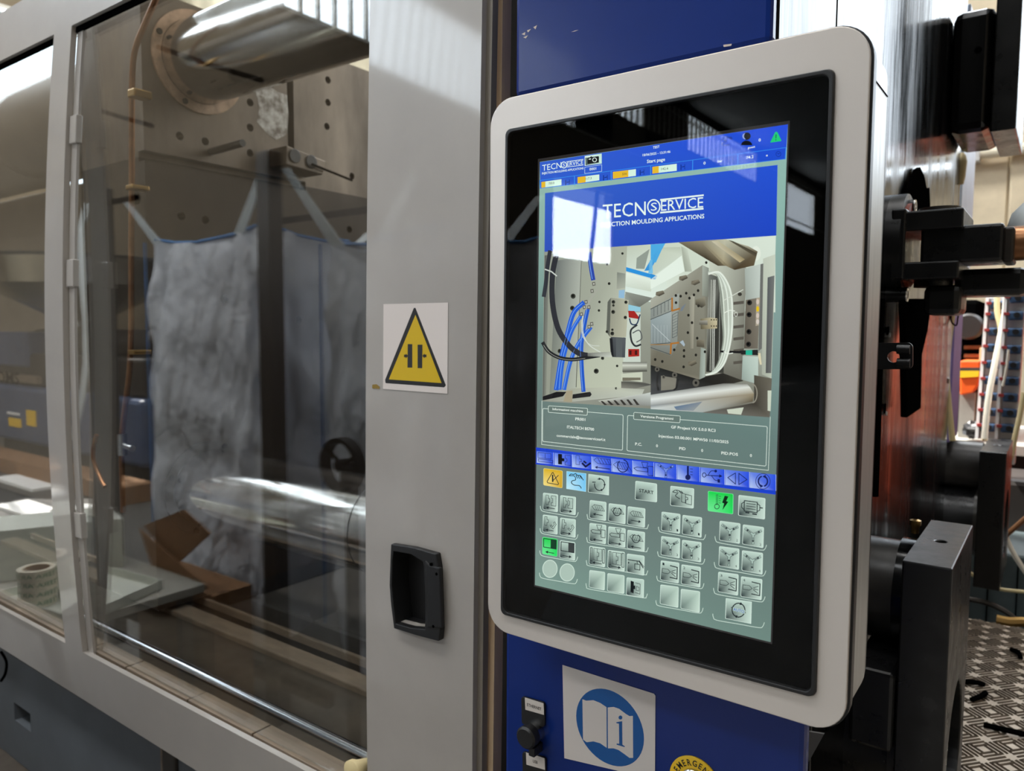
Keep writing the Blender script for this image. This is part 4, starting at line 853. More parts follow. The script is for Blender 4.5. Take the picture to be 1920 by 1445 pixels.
for q, ic in (([(90, 345), (245, 365), (240, 527), (87, 500)], Y3(False, 1)), ([(262, 372), (422, 393), (417, 560), (258, 530)], Y3(True, 1)), ([(87, 545), (242, 565), (238, 730), (83, 700)], Y3(False, 3)), ([(258, 576), (417, 597), (413, 762), (255, 733)], Y3(True, 3)), ([(83, 745), (235, 765), (230, 935), (79, 905)], spray(1)), ([(253, 778), (412, 800), (407, 968), (250, 938)], spray(2)), ([(80, 943), (230, 963), (226, 1135), (76, 1102)], None), ([(248, 978), (405, 1000), (402, 1175), (245, 1140)], None),
    ([(567, 420), (737, 442), (732, 610), (563, 580)], Y3(False, 2)), ([(757, 450), (930, 473), (925, 645), (752, 612)], Y3(True, 2)), ([(562, 628), (728, 650), (724, 823), (558, 790)], Y3(False, 4)), ([(750, 662), (922, 685), (918, 863), (746, 828)], Y3(True, 4)), ([(555, 838), (722, 860), (717, 1035), (551, 1002)], spray(3)), ([(742, 876), (917, 900), (910, 1072), (738, 1042)], spray(4))):
    button(Hq, q, ic, 'n' if ic else 'w')
button(Hq, [(617, 1055), (830, 1085), (825, 1267), (612, 1222)], auto, 'n', .4)
for k in range(4):
    d = k*241; bracket(Gq, [(76-k*3, 512+d), (82-k*3, 545+d), (112-k*3, 570+d), (250-k*3, 596+d), (432-k*3, 628+d), (470-k*3, 620+d), (486-k*3, 580+d)])
    d = k*250; bracket(Gq, [(582-k*4, 600+d), (588-k*4, 632+d), (620-k*4, 660+d), (900-k*4, 706+d), (1200-k*4, 754+d), (1234-k*4, 745+d), (1247-k*4, 712+d)])
    d = k*201; bracket(Hq, [(64-k*7, 472+d), (68-k*7, 495+d), (92-k*7, 516+d), (250-k*7, 545+d), (410-k*7, 574+d), (440-k*7, 565+d), (451-k*7, 534+d)])
    d = k*212; bracket(Hq, [(528-k*6, 549+d), (533-k*6, 575+d), (560-k*6, 600+d), (740-k*6, 632+d), (905-k*6, 661+d), (937-k*6, 652+d), (951-k*6, 620+d)])
# ------------------------------------------------------------------ black machine plate right of the cabinets, with its yokes
PX = -.25
mp_ = thing('machine_end_plate', (PX-.02, 1.9, -1.4), 'tall glossy black machine plate mirroring the bright windows', 'machine plate')
MB().box(PX-.04, PX, .802, 1.032, -1.4, 1.5).build('plate_panel', 'gloss_black', mp_, bevel=.002)
MB().box(PX-.04, PX, 1.036, 2.42, -1.4, 1.5).build('plate_panel', 'gloss_black', mp_, bevel=.002)
e0 = atX(1797, 300, PX+.004).y
MB().box(PX-.05, PX+.004, 2.462, 2.78, .14, .9).build('edge_panel', 'pale_blue_panel', mp_, bevel=.003)
MB().box(PX-.05, PX+.002, 2.462, 2.66, -.315, .135).build('edge_panel', 'purple_panel', mp_, bevel=.003)
for p in ((1666, 612, 628), (1660, 757, 775)):
    a = atX(p[0], p[1], PX+.001); b = atX(p[0], p[2], PX+.001)
    MB().box(PX, PX+.002, a.y-.004, a.y+.004, b.z, a.z).build('slot', 'black_matt', mp_); MB().cyl(b, b+Vector((.003, 0, 0)), .004, n=10).build('pin', 'profile_white', mp_)
def yoke(name, y0, y1, z0, z1, cz, cr, label, cyl_label=None):
    t = thing(name, (-.141, (y0+y1)/2, z0), label, 'yoke', 'black yokes standing out from the machine plate')
    b = MB().box(-.173, -.109, y0, y1, z0, z1).build('block', 'yoke_black', None, bevel=0)
    b.location = (0, 0, 0); c = MB(); ym = (y0+y1)/2
    c.cyl((-.140, ym, cz), (-.09, ym, cz), min(.105, cr), n=40); c.cyl((-.141, ym, z1-.03), (-.141, ym, z1+.01), .008, n=16)
    bpy.context.view_layer.update(); carve(b, c); me = b.data
    for v in me.vertices: v.co -= t.location
    b.parent = t; me.shade_flat()
    bv = b.modifiers.new('bevel', 'BEVEL'); bv.width = .0025; bv.segments = 2; bv.limit_method = 'ANGLE'
    cy = MB().cyl((PX if y0 < 2 else -.36, ym, cz), (-.173, ym, cz), cr, n=40).build('cylinder', 'yoke_black', t, smooth=True)
    MB().cyl((-.186, ym, cz), (-.1735, ym, cz), cr*1.07, n=40).build('collar', 'yoke_top', t, smooth=True)
    return t
y1_ = yoke('cylinder_yoke', 1.20, 1.50, -.799, -.331, -.66, .115, 'nearest black steel yoke with worn top edges beside the touch panel')
q = atY(1765, 1200, 1.35)
MB().cyl((PX, 1.36, -.425), (-.175, 1.36, -.425), .082, n=40).build('sleeve', 'yoke_top', y1_, smooth=True)
MB().cyl((-.197, 1.36, -.425), (-.1745, 1.36, -.425), .088, n=40).build('sleeve_ring', 'gloss_black', y1_, smooth=True)
MB().box(-.235, -.175, 1.19, 1.5, -.62, -.50).build('cylinder_cover', 'yoke_black', y1_, bevel=.006)
g = atY(1716, 988, 1.42); MB().lathe(g, (0, 0, 1), [(-.01, .006), (.0, .006), (.004, .009), (.012, .009), (.014, .004)], 12).build('grease_nipple', 'brass', y1_, smooth=True)
y2_ = yoke('cylinder_yoke', 2.46, 2.78, -.72, -.331, -.56, .10, 'middle black yoke low down behind the nearest one')
MB().cyl((-.36, 2.62, -.395), (-.175, 2.62, -.395), .07, n=32).build('sleeve', 'yoke_top', y2_, smooth=True)
t = thing('cylinder_yoke', (-.13, 2.2, .45), 'upper black yoke with a square housing, high against the bright window', 'yoke', 'black yokes standing out from the machine plate')
HY = 2.13
za = atY(1890, 246, HY).z; zb = atY(1830, 244, HY).z; zt = atY(1830, 14, HY).z
MB().box(-.160, -.110, HY-.02, HY+.3, za, za+.62).build('block', 'yoke_black', t, bevel=.003)
hb = MB().box(PX+.001, -.161, HY, HY+.27, zb, zt).build('housing', 'gloss_black', t, bevel=.02)
c = atY(1834, 94, HY); MB().cyl(c+Vector((0, .002, 0)), c-Vector((0, .0008, 0)), .008, n=18).build('bore', 'black_matt', t)
# clevis and cylinder on the middle of the plate
KY = 1.46
def K(px, py, y=KY): return atY(px, py, y)
t = thing('hydraulic_cylinder', (-.16, KY, K(1740, 540).z), 'black hydraulic cylinder held in a clevis at mid height', 'cylinder')
def kbox(nm, x0, y0, x1, y1, d0, d1, m, bev=.003, par=None):
    a, b = K(x0, y0, KY+d0), K(x1, y1, KY+d0)
    return MB().box(a.x, b.x, KY+d0, KY+d1, a.z, b.z).build(nm, m, par or t, bevel=bev)
fz = K(1668, 460).z
MB().cyl((PX, KY+.02, fz), (PX+.024, KY+.02, fz), .088, n=40).build('flange', 'yoke_black', t, smooth=True)
MB().cyl((PX+.024, KY+.02, fz), (PX+.03, KY+.02, fz), .072, n=40).build('flange_ring', 'orange_red', t, smooth=True)
kbox('clevis_plate', 1672, 392, 1694, 522, -.06, .10, 'yoke_black')
kbox('clevis_arm', 1690, 397, 1806, 426, -.05, .11, 'yoke_black'); kbox('clevis_arm', 1688, 492, 1797, 521, -.05, .11, 'yoke_black')
kbox('cylinder_body', 1727, 427, 1880, 488, -.03, .07, 'yoke_black', .005)
kbox('gland_nut', 1881, 425, 1900, 490, -.025, .065, 'greasy_dark', .004)
a = K(1890, 457, KY+.02); MB().cyl(a, a+Vector((.12, 0, 0)), .028, n=24).build('piston_rod', 'copper', t, smooth=True)
a = K(1762, 397, KY+.03); MB().cyl(a, a+Vector((0, 0, .006)), .032, n=28).build('pivot_pin', 'yoke_top', t, smooth=True)
a = K(1750, 521, KY+.03); MB().cyl(a, a-Vector((0, 0, .016)), .030, n=28).build('pivot_pin', 'yoke_black', t, smooth=True)
for px, py in ((1702, 377), (1715, 388), (1700, 552)):
    a = K(px, py, KY+.02 if py < 500 else KY-.02); MB().cyl((PX, a.y, a.z), a, .013, n=20).build('bolt', 'yoke_black', t, smooth=True); MB().lathe(a, (1, 0, 0), [(.0, .013), (.002, .0125), (.002, .008), (0, .0078)], 20).build('bolt_rim', 'chrome', t, smooth=True)
kbox('lower_body', 1732, 535, 1800, 590, -.02, .08, 'yoke_black', .01); kbox('lower_body', 1790, 505, 1925, 552, .02, .12, 'yoke_black', .01)
lv = [atX(*p, PX+.02) for p in ((1684, 560), (1735, 560), (1727, 620), (1716, 665), (1714, 765), (1688, 782), (1686, 640))]
MB().prism(lv, (.012, 0, 0)).build('lever_reflection', 'black_matt', t, bevel=.002)  # solid black shape standing in for the rear lever's reflection
sp = [atX(*p, PX+.004) for p in ((1690, 408), (1700, 352), (1712, 318), (1719, 314), (1727, 330), (1733, 360), (1737, 352), (1739, 402))]
MB().prism(sp, (.006, 0, 0)).build('clevis_reflection', 'black_matt', t)  # solid black shape imitating the clevis assembly's reflection in the plate
# pierced bracket beside the touch panel
t = thing('pierced_bracket', (-.16, 1.0, atY(1640, 692, 1.0).z), 'small black pierced bracket sticking out right of the touch panel', 'bracket')
pl = rounded([atY(*p, 1.0) for p in ((1636, 643), (1711, 642), (1711, 692), (1636, 692))], .006, 5)
b = MB().prism(pl, (0, .006, 0)).build('bracket_plate', 'black_plastic'); bpy.context.view_layer.update()
c = atY(1675, 669, 1.0); carve(b, MB().cyl(c-Vector((0, .02, 0)), c+Vector((0, .02, 0)), .0068, n=20))
for v in b.data.vertices: v.co -= t.location
b.parent = t
for py in (655, 680):
    a = atY(1697, py, 1.0); MB().cyl(a+Vector((-.008, -.004, 0)), a+Vector((.006, -.004, 0)), .0055, n=14).build('roller', 'black_plastic', t, smooth=True)
tb = MB().tube([atX(1652, 560, PX+.012), atX(1649, 640, PX+.012), atX(1646, 760, PX+.012), atX(1640, 930, PX+.012)], .006)
tag(tb.build('black_cable', 'black_matt', smooth=True), 'thin black cable running down just right of the touch panel', 'cable')
# cable with gland along the plate edge
t = thing('gland_cable', tuple(atY(1790, 820, 2.40)), 'beige cable with a cable gland hanging down the plate edge', 'cable')
MB().tube([atY(*p, 2.434) for p in ((1799, 318), (1794, 345), (1791, 420), (1790, 520), (1787, 575), (1779, 640), (1775, 700), (1779, 760), (1786, 826))], .008).build('cord', 'cable_beige', t, smooth=True)
a, b = atY(1803, 303, 2.434), atY(1799, 345, 2.434); MB().lathe(b, a-b, [(0, .010), (.02, .013), (.06, .014), (.075, .010), (.085, .003)], 16).build('gland', 'cable_beige', t, smooth=True)
a = atY(1773, 713, 2.39); MB().box(a.x-.01, a.x+.01, a.y-.01, a.y, a.z-.008, a.z+.008).build('cable_clip', 'chrome', t, bevel=.002)
a = [atY(*p, 2.36) for p in ((1780, 578), (1792, 566), (1806, 560), (1797, 590), (1793, 610), (1783, 600), (1786, 575))]
tag(MB().tube(a, .0022, 6).build('cable_tie', 'black_matt', smooth=True), 'looped black tie hanging from the hydraulic cylinder', 'cable tie')
# ------------------------------------------------------------------ checker plate platform
TZ = -.80
t = thing('tread_platform', (0, 2, TZ-.2), 'scuffed checker plate platform at the foot of the yokes', 'platform')
MB().box(PX+.002, .62, 1.02, 2.42, TZ-.02, TZ).build('plate', 'tread_plate', t)
tb = MB(); n = 0
pit = .062; ii = 0
yv = 1.06
while yv < 2.41:
    xv = -.42; jj = 0
    while xv < .30:
        if xv > -.22:
            dr = (ii+jj) % 2
            for k in range(5):
                o = (k-2)*.0098; a = PI/4 if dr else -PI/4; a += .08
                ux, uy = math.cos(a), math.sin(a); cx, cyv = xv-uy*o, yv+ux*o; L_ = .021 if k in (1, 2, 3) else .017; wv = .0026
                tb.add([(cx-ux*L_-uy*wv, cyv-uy*L_+ux*wv, TZ), (cx-ux*L_+uy*wv, cyv-uy*L_-ux*wv, TZ), (cx+ux*L_+uy*wv, cyv+uy*L_-ux*wv, TZ), (cx+ux*L_-uy*wv, cyv+uy*L_+ux*wv, TZ), (cx-ux*L_*.9, cyv-uy*L_*.9, TZ+.003), (cx+ux*L_*.9, cyv+uy*L_*.9, TZ+.003)], [(0, 3, 5, 4), (2, 1, 4, 5), (1, 0, 4), (3, 2, 5)])
        xv += pit*.72; jj += 1
    yv += pit*.72; ii += 1
br = tb.build('tread_bars', 'tread_bar', t); br['kind'] = 'stuff'
MB().box(PX+.002, .62, 1.02, 1.06, FLOOR, TZ-.02).build('support', 'dark_machine', t); MB().box(PX+.002, .62, 2.38, 2.42, FLOOR, TZ-.02).build('support', 'dark_machine', t)
for px, py, l, a, lab_ in ((1826, 1280, .02, .3, 'dark scrap nearest the right face of the front yoke'), (1835, 1305, .03, 1.2, 'dark green flat scrap on the checker plate just beside the front yoke'), (1895, 1370, .045, .1, 'long dark curled scrap at the lower right of the checker plate'), (1905, 1225, .025, 2.0, 'bent black wire scrap standing up at the right of the checker plate')):
    c = atZ(px, py, TZ+.006); dx, dy = math.cos(a)*l, math.sin(a)*l
    mbx = MB().tube([c-Vector((dx, dy, 0)), c+Vector((dy*.2, -dx*.2, .004)), c+Vector((dx, dy, .0))], .006, 6)
    tag(mbx.build('metal_scrap', 'black_matt', smooth=True), lab_, 'scrap', 'scraps on the checker plate')
b_ = MB().prism([atY(*p, 1.0) for p in ((1513, 1371), (1545, 1376), (1516, 1428))], (0, .004, 0))
tag(b_.build('sheet_corner', 'grey_leaf'), 'grey bent sheet corner under the touch panel', 'sheet metal')
# ------------------------------------------------------------------ things beyond the plate, at the right
GY = 2.95
gp = thing('grey_cabinet', (-.16, GY, FLOOR), 'low grey green cabinet behind the checker plate', 'cabinet')
zc = atY(1880, 1035, GY).z
MB().box(-.36, .04, GY, GY+.6, FLOOR, zc).build('body', 'teal_grey', gp, bevel=.01)
for px in (1852, 1907):
    a = atY(px, 1100, GY-.003); MB().box(a.x-.002, a.x+.002, GY-.004, GY, FLOOR+.1, zc-.02).build('door_seam', 'black_matt', gp)
WZ = atY(1830, 822, 3.9).z
wbn = thing('workbench', (-.28, 4.1, FLOOR), 'workbench cluttered with boxes behind the black plate', 'bench')
MB().box(-.6, .04, 3.75, 4.6, WZ-.04, WZ).build('bench_top', 'table_grey', wbn)
MB().box(-.6, .04, 3.95, 4.55, FLOOR, WZ-.04).build('bench_body', 'dark_machine', wbn)
def flatbox(nm, x0, y0, x1, y1, Y, dep, m, lab, cat, bev=.01):
    a, b = atY(x0, y0, Y), atY(x1, y1, Y)
    return tag(MB().box(a.x, b.x, Y, Y+dep, max(b.z, WZ), a.z).build(nm, m, bevel=bev), lab, cat)
cb = flatbox('cardboard_box', 1837, 652, 1882, 822, 3.95, .35, 'box_tan', 'tall tan cardboard box on the workbench', 'box', .004)
# black winder above an orange bin
mo = thing('black_machine_unit', tuple(atY(1830, 680, 4.05)), 'black perforated machine unit above the orange bin', 'machine')
a, b = atY(1800, 562, 4.05), atY(1834, 672, 4.05)
MB().box(a.x, b.x, 4.05, 4.4, b.z, a.z).build('housing', 'black_matt', mo, bevel=.02)
c = atY(1817, 612, 4.04); MB().lathe(c, (0, -1, 0), [(-.01, .06), (.03, .06), (.05, .05), (.05, .0001)], 28).build('drum', 'dark_machine', mo, smooth=True)
for r in range(2):
    for k in range(9):
        a2 = atY(1810+k*5.4, 651+r*16, 4.03); MB().box(a2.x-.006, a2.x+.006, 4.035, 4.05, a2.z-.008, a2.z+.008).build('vent_slot', 'copper', mo)
MB().box(a.x, a.x+.05, 4.1, 4.2, WZ, b.z).build('stand', 'black_matt', mo); MB().box(b.x-.05, b.x, 4.32, 4.38, WZ, b.z).build('stand', 'black_matt', mo)
ob = thing('orange_bin', tuple(atY(1825, 740, 3.9)), 'orange bin with a yellow band beside the cardboard box', 'bin')
pts = [atY(*p, 3.85) for p in ((1800, 676), (1838, 676), (1838, 700), (1832, 724), (1824, 736), (1800, 741))]
MB().prism(pts, (0, .25, 0)).build('shell', 'orange', ob, bevel=.006)
MB().prism([atY(*p, 3.845) for p in ((1800, 695), (1836, 695), (1835, 706), (1800, 708))], (0, .01, 0)).build('band', 'yellow', ob); MB().prism([atY(*p, 3.845) for p in ((1800, 689), (1838, 689), (1837, 695), (1800, 695))], (0, .01, 0)).build('band', 'grey_block', ob)
MB().box(pts[0].x, pts[0].x+.06, 3.9, 4.0, WZ, pts[5].z+.01).build('foot', 'table_grey', ob)
def crumple(nm, px, py, rx, ry, Y, m, lab, cat):
    c = atY(px, py, Y); rx = abs(atY(px+rx, py, Y).x-c.x); ry = abs(atY(px, py+ry, Y).z-c.z); mbx = MB(); n = 14; k = 9; vs = []; fs = []
    for j in range(k+1):
        for i in range(n):
            th = PI*j/k; ph = 2*PI*i/n; q = 1+random.uniform(-.22, .22)
            vs.append((c.x+rx*math.sin(th)*math.cos(ph)*q, c.y+rx*.8*math.sin(th)*math.sin(ph)*q, max(c.z+ry*math.cos(th)*q, WZ+.001)))
    for j in range(k): fs += [(j*n+i, j*n+(i+1) % n, (j+1)*n+(i+1) % n, (j+1)*n+i) for i in range(n)]
    return tag(mbx.add(vs, fs).build(nm, m), lab, cat)
crumple('black_plastic_wrap', 1826, 806, 21, 16, 3.82, 'black_plastic', 'crumpled black plastic wrap on the workbench', 'plastic')
crumple('green_rag', 1822, 756, 14, 16, 4.15, 'tape_green', 'green rag below the orange bin', 'rag')
# water manifolds
def manifold(px0, px1, y0, y1, ys, Y, lab, off):
    a, b = atY(px0, y0, Y), atY(px1, y1, Y); t = thing('water_manifold', (b.x, Y, b.z), lab, 'manifold', 'water manifolds')
    w2 = .026
    MB().prism([(a.x-w2, Y, a.z), (a.x+w2, Y, a.z), (b.x+w2, Y, b.z), (b.x-w2, Y, b.z)], (0, .05, 0)).build('column', 'profile_white', t, bevel=.003)
    MB().prism([(a.x-w2-.012, Y-.02, a.z), (a.x-w2-.002, Y-.02, a.z), (b.x-w2-.002, Y-.02, b.z), (b.x-w2-.012, Y-.02, b.z)], (0, .06, 0)).build('edge_strip', 'sheet_paper', t)
    first = None
    for k, y in enumerate(ys):
        u = (y-y0)/(y1-y0); c = Vector((a.x+(b.x-a.x)*u, Y, atY(px0, y, Y).z))
        if first is None:
            first = MB().box(c.x-.021, c.x+.024, Y-.03, Y-.0005, c.z-.015, c.z+.015).build('valve', 'valve_blue', t, bevel=.005)
            MB().cyl(c+Vector((.004, -.03, .002)), c+Vector((.004, -.045, .002)), .010, n=16).build('valve_knob', 'black_plastic', first, smooth=True)
            MB().box(c.x-.034, c.x-.018, Y-.034, Y-.02, c.z+.002, c.z+.012).build('valve_tag', 'valve_red', first)
            f0 = c
        else: 
            v = copy_tree(first, None, t); v.location = c-f0
    return t
# copies need parts whose origin sits with their mesh
manifold(1872, 1851, 556, 822, [572, 592, 622, 652, 683, 713, 743, 772, 801], 3.3, 'left water manifold, white column of blue valves behind a beige hose', 0)
manifold(1908, 1886, 545, 870, [560, 592, 623, 655, 685, 714, 745, 774, 803, 832], 3.15, 'right water manifold with a red tipped row of blue valves', 1)
tag(MB().tube([atY(*p, 3.2) for p in ((1870, 545), (1870, 585), (1877, 622), (1868, 665), (1858, 720), (1849, 790), (1846, 825))], .009).build('hose', 'cable_beige', smooth=True), 'beige hose crossing the left water manifold', 'hose')
tag(MB().tube([atY(*p, 3.19) for p in ((1888, 545), (1884, 590), (1876, 630), (1866, 680), (1856, 730), (1850, 775), (1846, 822))], .010).build('hose', 'cable_white', smooth=True), 'thicker pale hose joining the beige one at the left manifold', 'hose')
tag(MB().tube([atY(*p, 3.1) for p in ((1891, 655), (1887, 690), (1880, 724))], .004).build('thin_wire', 'cable_white', smooth=True), 'thin white wire hanging between the two manifolds', 'wire')
tag(MB().tube([atY(*p, 3.05) for p in ((1920, 735), (1912, 780), (1904, 815), (1897, 850), (1890, 868))], .008).build('hose', 'cable_beige', smooth=True), 'beige hose at the far right below the right manifold', 'hose')
tag(MB().tube([atY(*p, 2.9) for p in ((1872, 905), (1876, 960), (1886, 1005), (1902, 1040), (1925, 1075))], .008).build('hose', 'cable_white', smooth=True), 'white hose trailing down across the grey cabinet', 'hose')
tag(MB().tube([atY(*p, 2.88) for p in ((1864, 1022), (1890, 1000), (1925, 970))], .008).build('hose', 'copper', smooth=True), 'brown hose crossing in front of the grey cabinet', 'hose')
tag(MB().tube([atY(*p, 2.75) for p in ((1812, 1068), (1835, 1085), (1870, 1103), (1930, 1110))], .006).build('hose', 'cable_beige', smooth=True), 'thin beige hose along the foot of the grey cabinet', 'hose')
tag(MB().tube([atY(*p, 2.5) for p in ((1812, 1122), (1850, 1130), (1885, 1146), (1908, 1165))], .008).build('hose', 'grey_block', smooth=True), 'grey hose lying at the back edge of the checker plate', 'hose')
a = atY(1893, 1166, 2.44); tag(MB().tube([a+Vector((-.03, 0, 0)), a, a+Vector((.03, .01, .004)), a+Vector((.06, .02, 0))], .014).build('hose_end', 'brass', smooth=True), 'brass hose end lying on the checker plate', 'hose end')
a, b = atY(1862, 880, 3.5), atY(1960, 1040, 3.5)
tag(MB().box(a.x, b.x, 3.3, 3.6, b.z, a.z).build('dark_machine_base', 'dark_machine', bevel=.02), 'dark machine base under the water manifolds', 'machine')
a = atY(1912, 420, 1.75); b = MB(); b.lathe(a+Vector((.012, 0, -.03)), (0, 0, 1), [(0, .03), (.02, .034), (.05, .026), (.07, .008), (.072, .0001)], 20)
tag(b.build('white_cap', 'strap_white', smooth=True), 'white plastic cap behind the cylinder nut', 'cap')
# orange machine standing to the right, out of the frame but mirrored in the black plate
om = thing('orange_machine', (.7, 3.6, FLOOR), 'orange machine mirrored in the black plate', 'machine')
MB().box(.06, 1.4, 3.1, 4.6, -.72, .10).build('body', 'orange_red', om, bevel=.02); MB().box(.1, 1.3, 3.2, 4.5, FLOOR, -.72).build('plinth', 'dark_machine', om)
# ------------------------------------------------------------------ inside the machine, behind the door glazing
QX = -2.0
pl = thing('clamp_platen', (QX-.17, 1.7, -1.2), 'large worn steel platen drilled with dark bolt holes', 'platen')
zs = atX(380, 312, QX).z
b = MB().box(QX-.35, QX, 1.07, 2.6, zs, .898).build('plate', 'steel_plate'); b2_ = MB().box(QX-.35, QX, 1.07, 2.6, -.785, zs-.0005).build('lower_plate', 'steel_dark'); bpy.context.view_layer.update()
cut = MB()
for px, py in ((337, 255), (385, 265), (469, 192), (469, 239), (469, 287), (508, 157), (508, 203), (508, 248), (615, 150), (615, 192), (613, 237), (340, 405), (385, 412), (660, 330), (655, 430), (420, 560), (560, 600)):
    c = atX(px, py, QX); cut.cyl((QX-.06, c.y, c.z), (QX+.02, c.y, c.z), .0115, n=16)
carve(b, cut); carve(b2_, cut)
cut = MB().box(QX-.03, QX+.02, 1.0, 1.60, zs-.014, zs+.014).box(QX-.03, QX+.02, 1.533, 1.558, .50, 1.0)
carve(b, cut); carve(b2_, cut)
for q in (b, b2_):
    for v in q.data.vertices: v.co -= pl.location
    q.parent = pl
TBY = 1.235; TBZ = .745; TBR = .112
def ringp(z, m):
    t = MB().lathe((QX, TBY, z), (1, 0, 0), [(-.005, .139), (.006, .139), (.006, .113), (-.005, .113)], 48).build('tie_bar_ring', m, pl, smooth=True)
    for k in range(4):
        a = 2*PI*(k+.75)/4; MB().cyl((QX+.004, TBY+.127*math.cos(a), z+.127*math.sin(a)), (QX+.010, TBY+.127*math.cos(a), z+.127*math.sin(a)), .008, n=10).build('ring_bolt', 'black_matt', t)
MB().box(QX-.34, QX-.01, 1.3, 2.5, -.838, -.785).build('foot', 'dark_machine', pl)
ringp(TBZ, 'flange_rust'); ringp(-.465, 'greasy_dark')
for z, lab in ((TBZ, 'upper polished tie bar running out of the platen'), (-.465, 'lower polished tie bar, with a thin joint line at its right end')):
    o = MB().cyl((QX+.001, TBY, z), (-.35, TBY, z), TBR, n=64).build('tie_bar', 'chrome', smooth=True); tag(o, lab, 'tie bar', 'polished tie bars')
jx = atY(650, 950, TBY-TBR).x
j = MB().lathe((jx, TBY, -.465), (1, 0, 0), [(0, TBR+.0006), (.002, TBR+.0006)], 48).build('joint_line', 'grey_block', o, smooth=True)
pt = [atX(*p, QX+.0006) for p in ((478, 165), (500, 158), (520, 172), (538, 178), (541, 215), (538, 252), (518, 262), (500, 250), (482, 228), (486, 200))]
plab(MB().add(pt, [tuple(range(len(pt)))]).build('glare_patch', 'glare_metal', pl), 'bright patch painting the glare beside the slot')  # glare on the platen, painted in as a bright patch
# pin sticking out of the platen, and the clamp block
a = atX(395, 285, QX); d = atY(478, 265, a.y)
o = MB().cyl((QX, a.y, a.z), (QX+.155, a.y, a.z+.004), .010, n=16).build('ejector_pin', 'grey_block', pl, smooth=True)
t = thing('mould_clamp_block', tuple(atX(575, 300, QX+.05)), 'grey clamp block with two round bosses at the platen slot', 'clamp block')
c0 = [atX(*p, QX+.09) for p in ((537, 272), (611, 302), (605, 328), (536, 308))]
MB().prism(c0, (-.085, 0, 0)).build('block', 'steel_plate', t, bevel=.003)
for px, py in ((554, 292), (585, 303)):
    c = atX(px, py, QX+.095); MB().cyl(c, c-Vector((.03, 0, 0)), .021, n=20).build('boss', 'grey_block', t, bevel=.002)
MB().tube([atX(585, 308, QX+.1), atX(620, 322, QX+.1), atX(660, 338, QX+.1)], .004).build('cord', 'black_matt', t)
# platen side: copper pipes and fittings
PYF = 1.06
t = thing('copper_pipe', tuple(atY(247, 800, PYF)), 'thin copper pipe with fittings running down the platen side', 'pipe')
MB().tube([atY(*p, 1.04) for p in ((296, -10), (276, 35), (254, 90), (248, 140), (247, 240), (247, 350), (246, 480), (246, 600), (243, 690), (236, 750), (229, 810), (228, 840), (229, 900), (231, 960))], .0075).build('pipe', 'copper', t, smooth=True)
for px, py, l in ((252, 175, .02), (248, 351, .012), (252, 660, .012)):
    c = atY(px, py, 1.03); MB().box(c.x-.018, c.x+.018, 1.02, 1.068, c.z-l/2, c.z+l/2).build('fitting', 'brass', t, bevel=.003)
c = atY(229, 833, 1.03); f = MB().cyl(c-Vector((0, 0, .03)), c+Vector((0, 0, .03)), .013, n=12).build('tee', 'chrome', t, smooth=True); MB().cyl(c, c+Vector((.055, 0, -.006)), .009, n=12).build('tee_branch', 'chrome', f, smooth=True)
a = atY(258, 372, 1.055); MB().lathe(a, (0, -1, 0), [(0, .016), (.01, .016), (.01, .010), (0, .010)], 20).build('pipe_ring', 'black_matt', t, smooth=True)
tag(MB().tube([atY(*p, .97) for p in ((181, 815), (175, 845), (178, 870), (190, 900), (197, 912))], .006).build('copper_tail', 'copper', smooth=True), 'short curved copper tail left of the platen', 'pipe')
# clamp unit behind the platen
t = thing('clamp_unit', (-3.2, 1.6, FLOOR), 'grey brown clamp cylinder and frame behind the platen', 'machine')
MB().lathe((QX-.35, TBY+.05, TBZ-.02), (-1, 0, 0), [(0, .16), (.80, .16), (.88, .15), (.95, .11), (.97, .0001)], 40).build('cylinder', 'grey_brown_paint', t, smooth=True)
MB().cyl((-3.0, TBY+.16, TBZ-.03), (-5.5, TBY+.16, TBZ-.03), .135, n=36).build('cylinder', 'grey_brown_paint', t, smooth=True)
MB().box(-5.5, -2.4, 1.55, 2.5, -.838, .62).build('rear_frame', 'grey_brown_paint', t, bevel=.01)
# mould support block, bed and sill
BZ = -.75
t = thing('support_block', (-1.4, 1.6, -1.2), 'dark grey machined block on the bed under the lower tie bar', 'block')
MB().box(-1.80, -.4, 1.228, 2.4, -.838, BZ).build('block', 'grey_block', t, bevel=.008)
bd = thing('machine_bed', (-1.8, 1.6, FLOOR), 'dark greasy machine bed inside the guard', 'machine bed')
MB().box(-5.5, -.32, 1.06, 2.6, FLOOR, -.84).build('bed', 'dark_machine', bd)
tag(MB().box(-5.5, -.32, 2.66, 2.70, FLOOR, .45).build('rear_guard', 'dark_machine'), 'dark rear guard wall closing the far side of the machine', 'guard')
MB().box(-3.2, -.33, 1.165, 1.215, -.84, -.815).build('groove', 'greasy_dark', bd); MB().box(-3.2, -.33, 1.214, 1.226, -.84, -.795).build('rail_lip', 'sill_beige', bd, bevel=.002)
si = thing('door_sill', (-1.6, .95, -.9), 'wide painted sill with a beige lip below the glazing', 'sill')
MB().box(-3.2, -.33, .853, 1.165, -.84, -.812).build('tray', 'sill_paint', si)
MB().box(-3.2, -.33, 1.112, 1.166, -.815, -.798).build('lip', 'sill_beige', si, bevel=.003)
ro = MB().cyl((-2.02, .878, -.748), (-.90, .878, -.748), .0105, n=20)
tag(ro.build('guide_rod', 'rod_chrome', smooth=True), 'long chrome guide rod running along the sill', 'rod')
bn = MB().lathe(atY(672, 1440, .80), (0, -1, 0), [(-.02, .008), (0, .014), (.006, .018), (.014, .019), (.018, .014), (.02, .0001)], 20)
tag(bn.build('rubber_buffer', 'cable_beige', smooth=True), 'beige rubber buffer at the bottom of the door stile', 'buffer')
